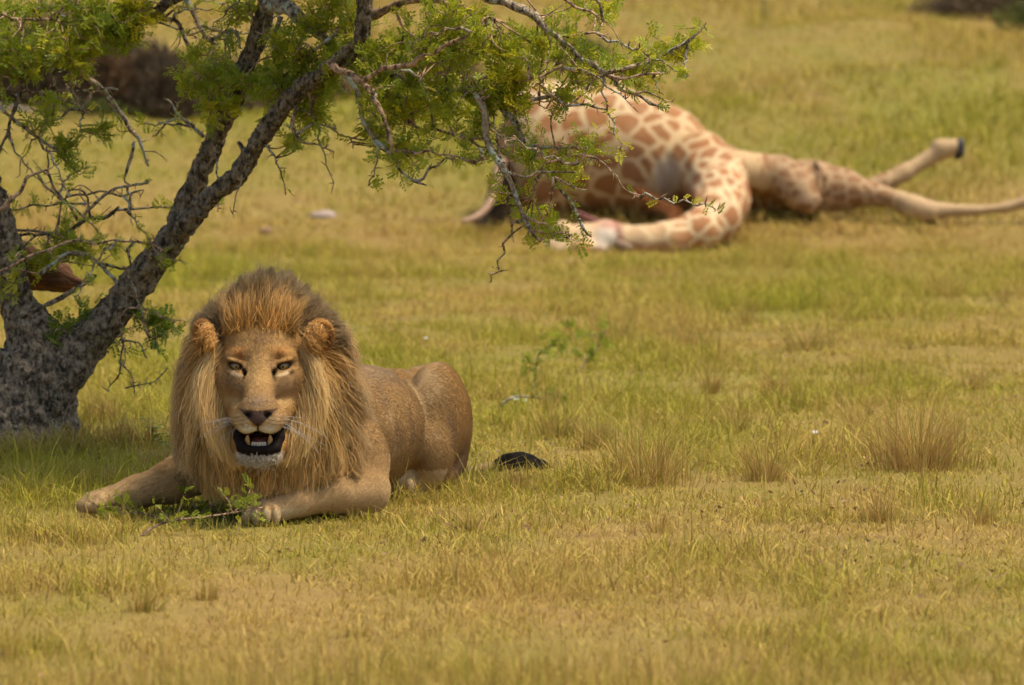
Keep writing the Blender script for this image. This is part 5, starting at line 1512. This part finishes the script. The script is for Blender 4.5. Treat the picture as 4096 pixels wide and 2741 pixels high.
def build_sprigs():
    rng = np.random.default_rng(31)
    def sprig(name, label, cat, stems, leaf_n, size, yel, mat, twigs=6, r=(0.006, 0.002), group=None):
        b, _ = ground_at(stems[0][0][0], stems[0][0][1])
        root = empty(name, tuple(b))
        tag(root, label, cat, group)
        paths = []
        for st in stems:
            g = Geo()
            d = row_dist(*st[0][:2])
            P = stem_geo(g, [W(x, y, d + dz) for x, y, dz in st], r[0], r[1], 6)
            for _ in range(twigs):
                j = rng.integers(len(P) // 4, len(P))
                dd = unit(rng.normal(size=3) * np.array([1, 1, 0.7]) + np.array([0, 0, 0.35]))
                ln = 0.04 + 0.08 * rng.random()
                paths.append(stem_geo(g, [P[j], P[j] + dd * ln * 0.5 + rng.normal(0, 0.008, 3), P[j] + dd * ln], 0.0022, 0.001, 4))
            me = g.mesh('stem'); me.transform(Matrix.Translation(-Vector(b)))
            link('stem', me, root, mat)
            paths.append(P)
        if leaf_n:
            leafy(root, b, paths, leaf_n, size, yel, rng)
        return root
    sprig('thorn_seedling', 'young red-stemmed thorn seedling with feathery leaves on the turf behind the lion', 'seedling',
          [[(2140, 1560, 0), (2145, 1480, .02), (2160, 1410, .0), (2240, 1365, -.03)], [(2300, 1500, 0), (2360, 1430, .03), (2400, 1370, .05), (2425, 1320, .05)]], 9, 0.042, 0.45, BARK_TWIG, 8, (0.005, 0.0018))
    sprig('fallen_branch', 'fallen grey twiggy branch with green leaves lying on the turf right behind the tail tuft'.replace(' right', ''), 'branch',
          [[(2000, 1625, 0), (2040, 1595, 0), (2090, 1585, .03), (2180, 1598, .05), (2270, 1625, .1)], [(2090, 1590, 0), (2110, 1640, .02), (2150, 1670, .05)]], 5, 0.032, 0.4, BARK_LICHEN, 9, (0.009, 0.003))
    sprig('thorn_sprig', 'leafy green thorn sprig lying on the grass before the lion paws', 'branch',
          [[(560, 2150, 0), (610, 2112, .03), (680, 2085, .05), (800, 2070, .05), (930, 2052, .06), (1050, 2030, .08)], [(660, 2088, 0), (600, 2060, .05), (500, 2050, .1), (400, 2060, .12)], [(780, 2070, 0), (830, 2030, 0), (900, 2010, 0)]], 7, 0.028, 0.55, BARK_TWIG, 14, (0.005, 0.002))
    # flowers
    def petal_mat(name, col):
        m = NM(name); return m.surf(m.mix(m.noise(m.obj(), 80, 2), col, tuple(c * 0.8 for c in col)), 0.6, trans=0.25)
    yel, whi, stm = petal_mat('yellow_petal', (0.85, 0.62, 0.02)), petal_mat('white_petal', (0.80, 0.78, 0.72)), petal_mat('stem_green', (0.20, 0.20, 0.05))
    def flower(px, py, hpx, mat, rad, label, cat='flower', lean=20, buds=0):
        b, s = ground_at(px, py)
        h = hpx / s
        root = empty('flower', tuple(b)); tag(root, label, cat)
        g = Geo(); top = np.array([lean / s, -0.01, h])
        P = stem_geo(g, [(0, 0, 0), top * 0.5 + np.array([-0.004, 0, 0.004]), top], 0.0022, 0.0014, 5)
        link('stem', g.mesh('stem'), root, stm)
        me = None
        a = np.arange(9) * 2 * math.pi / 9
        V, F = [], []
        for k, t in enumerate(a):
            u = np.array([math.cos(t), math.sin(t) * 0.9, 0.25]); w = np.array([-math.sin(t), math.cos(t), 0])
            V += [u * 0.15 * rad, u * 0.65 * rad + w * 0.27 * rad, u * rad + np.array([0, 0, 0.1 * rad]), u * 0.65 * rad - w * 0.27 * rad]
            F.append([4 * k, 4 * k + 1, 4 * k + 2, 4 * k + 3])
        n0 = len(V)
        for k in range(8):
            t = k * math.pi / 4
            V.append(np.array([0.25 * rad * math.cos(t), 0.25 * rad * math.sin(t), 0.12 * rad]))
        V.append(np.array([0, 0, 0.32 * rad]))
        T = [[n0 + k, n0 + (k + 1) % 8, n0 + 8] for k in range(8)]
        V = np.array(V)
        rot = np.array(Matrix.Rotation(math.radians(38), 3, 'X'))
        me = mesh_np('petals', V @ rot.T + top, [np.array(F), np.array(T)], smooth=False)
        link('petals', me, root, mat)
        for _ in range(buds):
            j = rng.integers(len(P) // 3, len(P)); e_ = P[j] + np.array([rng.normal(0, 0.02), rng.normal(0, 0.02), 0.03 + 0.03 * rng.random()])
            gb = Geo(); stem_geo(gb, [P[j], (P[j] + e_) / 2 + 0.004, e_], 0.0012, 0.0009, 4)
            gb.add(*tube(np.array([e_, e_ + np.array([0, 0, 0.006]), e_ + np.array([0, 0, 0.011])]), [0.003, 0.004, 0.001], 6))
            link('bud', gb.mesh('bud'), root, stm)
    flower(640, 2010, 62, yel, 0.014, 'yellow daisy in front of the outstretched foreleg of the lion')
    flower(1090, 2040, 140, whi, 0.008, 'tall stalk with one tiny white flower rising beside the lion chest', lean=85, buds=6)
    flower(1770, 1925, 35, yel, 0.009, 'tiny yellow flower beside the hind paw of the lion', lean=5)
    flower(3255, 1790, 55, whi, 0.013, 'white round flower head near the slim olive tussock', lean=8)
    flower(1700, 1400, 25, whi, 0.010, 'tiny white flower on the turf above the lion back', lean=4)
    flower(2066, 1610, 25, whi, 0.014, 'larger white flower beside the fallen grey branch', lean=0)
    flower(2102, 1612, 22, whi, 0.010, 'smaller white flower beside the fallen grey branch', lean=0)
    flower(95, 1905, 20, whi, 0.012, 'white flower in the shaded grass under the tree trunk', lean=0)
    flower(1310, 990, 10, yel, 0.016, 'yellow flower on the turf between the tree limb and giraffe head', lean=4)
    # broad-leaved weeds
    m = NM('weed_leaf'); wm = m.surf(m.mix(m.noise(m.obj(), 20, 2), (0.10, 0.17, 0.03), (0.26, 0.32, 0.06)), 0.55, trans=0.3)
    for i, (px, py, n, lab) in enumerate([(610, 1800, 22, 'upper broad-leaved green weed beside the lion mane'), (660, 1880, 16, 'lower broad-leaved pale weed beside the lion mane')]):
        b, s = ground_at(px, py)
        root = empty('weed', tuple(b)); tag(root, lab, 'weed')
        g = Geo()
        for k in range(n):
            t = rng.random() * 6.28; hgt = 0.02 + 0.10 * rng.random()
            u = np.array([math.cos(t), math.sin(t), 0.35]); w = np.array([-math.sin(t), math.cos(t), 0])
            L = 0.03 + 0.03 * rng.random(); c = np.array([rng.normal(0, 0.02), rng.normal(0, 0.02), hgt])
            V = np.array([c, c + u * L * 0.45 + w * L * 0.3, c + u * L + np.array([0, 0, -0.3 * L]), c + u * L * 0.45 - w * L * 0.3, c + u * L * 0.5 + np.array([0, 0, -0.006])])
            o = Geo(); o.add(V, None, np.array([[0, 1, 4], [1, 2, 4], [2, 3, 4], [3, 0, 4]]))
            link('leaf', o.mesh('leaf', False), root, wm)
            g.add(*tube(np.array([[c[0] * 0.3, c[1] * 0.3, 0], c * 0.6, c]), [0.0025, 0.002, 0.0015], 4))
        link('stem', g.mesh('stem'), root, stm)

def lump(name, label, cat, px, py, r, mat, seed, rough=0.3):
    b, s = ground_at(px, py)
    g = Sdf(axis(-r[0] * 1.6, r[0] * 1.6, r[0] / 9), axis(-r[1] * 1.6, r[1] * 1.6, r[1] / 9), axis(-r[2] * 1.2, r[2] * 2.0, r[2] / 9))
    g.ell((0, 0, r[2] * 0.4), r, 0.01)
    g.ell((r[0] * 0.3, 0, r[2] * 0.7), (r[0] * 0.55, r[1] * 0.7, r[2] * 0.75), r[2] * 0.5)
    V, Q = g.mesh(1)
    N = vert_normals(V, Q)
    V = V + N * (rough * r[2] * (fbm(V * (2.2 / r[2]) * 0.5 + seed, seed, 3) - 0.5))[:, None]
    o = link(name, mesh_np(name, V, Q), None, mat)
    o.location = b
    tag(o, label, cat)
    return o

def build_background():
    rng = np.random.default_rng(77)
    m = NM('bleached_stone'); st = m.surf(m.mix(m.noise(m.obj(), 18, 4), (0.26, 0.18, 0.14), (0.46, 0.36, 0.29)), 0.85, m.bump(m.noise(m.obj(), 60, 3), 0.4, 0.01))
    m = NM('brown_clod'); cl = m.surf(m.mix(m.noise(m.obj(), 30, 4), (0.16, 0.09, 0.05), (0.36, 0.22, 0.13)), 0.95, m.bump(m.noise(m.obj(), 70, 3), 0.6, 0.01))
    lump('stone', 'pale pinkish stone lying on the turf between tree limb and giraffe', 'stone', 1290, 872, (0.10, 0.06, 0.040), st, 3)
    lump('stone', 'small brown stone on the turf just below the pale pinkish stone', 'stone', 1062, 948, (0.045, 0.035, 0.03), cl, 5, 0.6)
    lump('stone', 'brown clod of soil on the worn ground beside the giraffe tail', 'soil clod', 1965, 880, (0.13, 0.08, 0.055), cl, 8, 0.7)
    # dry shrubs on the slope
    def twig_mat(name, c):
        m = NM(name)
        return m.surf(m.mix(m.attr('rnd', 'Fac'), c, tuple(v * 0.45 for v in c)), 0.9, spec=0.1, trans=0.12)
    brown, dark, olive = twig_mat('dry_shrub_twig', (0.30, 0.185, 0.10)), twig_mat('dark_shrub_twig', (0.21, 0.15, 0.09)), twig_mat('olive_shrub_leaf', (0.16, 0.18, 0.045))
    def shrub(px, py, wpx, hpx, mat, n, label, group=None):
        b, s = ground_at(px, py)
        w, h = wpx / s, hpx / s
        root = empty('dry_shrub', tuple(b)); tag(root, label, 'shrub', group)
        g = Geo()
        for k in range(9):
            t = rng.random() * 6.28; q = np.array([math.cos(t) * w * 0.6 * rng.random(), math.sin(t) * w * 0.5 * rng.random(), h * (0.6 + 0.35 * rng.random())])
            stem_geo(g, [(0, 0, -0.02), q * 0.45 + rng.normal(0, 0.03, 3), q], 0.012, 0.003, 5)
        link('stem', g.mesh('stem'), root, BARK)
        a = unit(rng.normal(size=(n, 3))); a[:, 2] = np.abs(a[:, 2])
        rr = rng.random((n, 1)) ** 0.4
        P = a * rr * np.array([w, w * 0.7, h]) * (0.45 + 0.95 * fbm(a * 2.6 + px, 5, 2))[:, None]
        d = unit(a + rng.normal(0, 0.5, (n, 3)) + np.array([0, 0, 0.5]))
        L = h * (0.10 + 0.14 * rng.random(n))
        sd = unit(np.cross(d, rng.normal(size=(n, 3)))) * 0.009
        V = np.stack([P - sd, P + sd, P + d * L[:, None]], 1).reshape(-1, 3)
        me = mesh_np('foliage', V, np.arange(len(V)).reshape(-1, 3), smooth=False)
        set_attr(me, 'rnd', np.repeat(rng.random(n), 3))
        link('foliage', me, root, mat)
    G = 'dry brown shrubs on the slope behind the tree'
    lab = 'low dry brown shrub on the slope behind the thorn tree'
    SH = ['brown shrub behind the hanging leaves beside the trunk', 'broad brown shrub behind the horizontal lichened twig', 'brown shrub touching the tallest dark shrub on its trunk side', 'low brown shrub behind the fork of the two limbs', 'smallest brown shrub beyond the upright limb', 'brown shrub seen between limb and hanging branch', 'brown shrub behind the leafy middle branches', 'brown shrub just beyond the giraffe rump']
    for i_, (px, py, w, h, n) in enumerate([(60, 420, 190, 300, 4600), (260, 440, 190, 360, 5000), (430, 445, 170, 340, 4600), (860, 440, 170, 230, 3600), (1010, 430, 140, 170, 2600), (1330, 395, 130, 120, 1400), (1640, 400, 150, 140, 1800), (1820, 395, 130, 130, 1600)]):
        shrub(px, py, w, h, dark if i_ in (1, 3, 6) else brown, n, SH[i_], G)
    shrub(650, 450, 150, 310, dark, 4200, 'tallest dark shrub on the slope behind the two tree limbs')
    shrub(350, 465, 220, 60, olive, 1800, 'low olive green bush at the foot of the brown shrubs')
    shrub(2330, 290, 140, 120, olive, 1400, 'grey green bush on the slope above the giraffe body')
    shrub(3950, 75, 320, 150, dark, 4600, 'dark shrub at the top of the slope beyond the giraffe hoof')
    shrub(4150, 110, 180, 160, olive, 1800, 'olive shrub beside the dark shrub at the slope top')
    # post-like dead stem
    b, s = ground_at(3050, 62)
    g = Geo(); stem_geo(g, [(0, 0, -0.05), (0.004, 0, 0.15), (0.0, 0, 0.5)], 0.016, 0.010, 6)
    o = link('dead_stem', g.mesh('dead_stem'), None, BARK); o.location = b
    tag(o, 'single thin dead stem standing upright on the far slope', 'stem')
    # fallen logs among the shrubs
    for pts, lab in (([(560, 372), (640, 385), (720, 398), (800, 402)], 'long grey fallen log lying among the dry shrubs'), ([(-40, 432), (40, 430), (130, 446)], 'short pale fallen log beside the outermost brown shrub')):
        g = Geo(); b, s = ground_at(pts[0][0], pts[0][1] + 45)
        stem_geo(g, [W(x, y, b[1] - 0.5) - b for x, y in pts], 0.028, 0.018, 8)
        o = link('fallen_log', g.mesh('fallen_log'), None, BARK_LICHEN); o.location = b
        tag(o, lab, 'log')
    # dead leaves and crumbs of soil between the blades
    n = 9000
    x, y = strip_points(n, 14.5, 40.5)
    kp = fbm(np.stack([x, y], 1) * np.array([1.6, 0.9]), 91, 3) + RNG.normal(0, 0.06, n) > 0.52
    x, y = x[kp], y[kp]; n = len(x)
    c = np.stack([x, y, H(x, y) + 0.012 + 0.02 * RNG.random(n)], 1)
    a = unit(RNG.normal(size=(n, 3)) * np.array([1, 1, 0.4])); b2 = unit(np.cross(a, RNG.normal(size=(n, 3))))
    L = (0.005 + 0.009 * RNG.random(n) ** 2)[:, None]
    V = np.stack([c - a * L, c + b2 * L * 0.55, c + a * L + np.array([0, 0, 0.004]), c - b2 * L * 0.55], 1).reshape(-1, 3)
    m = NM('dead_leaf'); lm = m.surf(m.mix(m.attr('rnd', 'Fac'), (0.17, 0.10, 0.05), (0.42, 0.26, 0.12)), 0.9)
    me = mesh_np('leaf_litter', V, np.arange(len(V)).reshape(-1, 4), smooth=False)
    set_attr(me, 'rnd', np.repeat(RNG.random(n), 4))
    o = link('leaf_litter', me, None, lm)
    tag(o, 'brown dead leaves and crumbs of soil scattered through the turf', 'leaf litter', kind='stuff')

build_tussocks()
build_sprigs()
build_background()
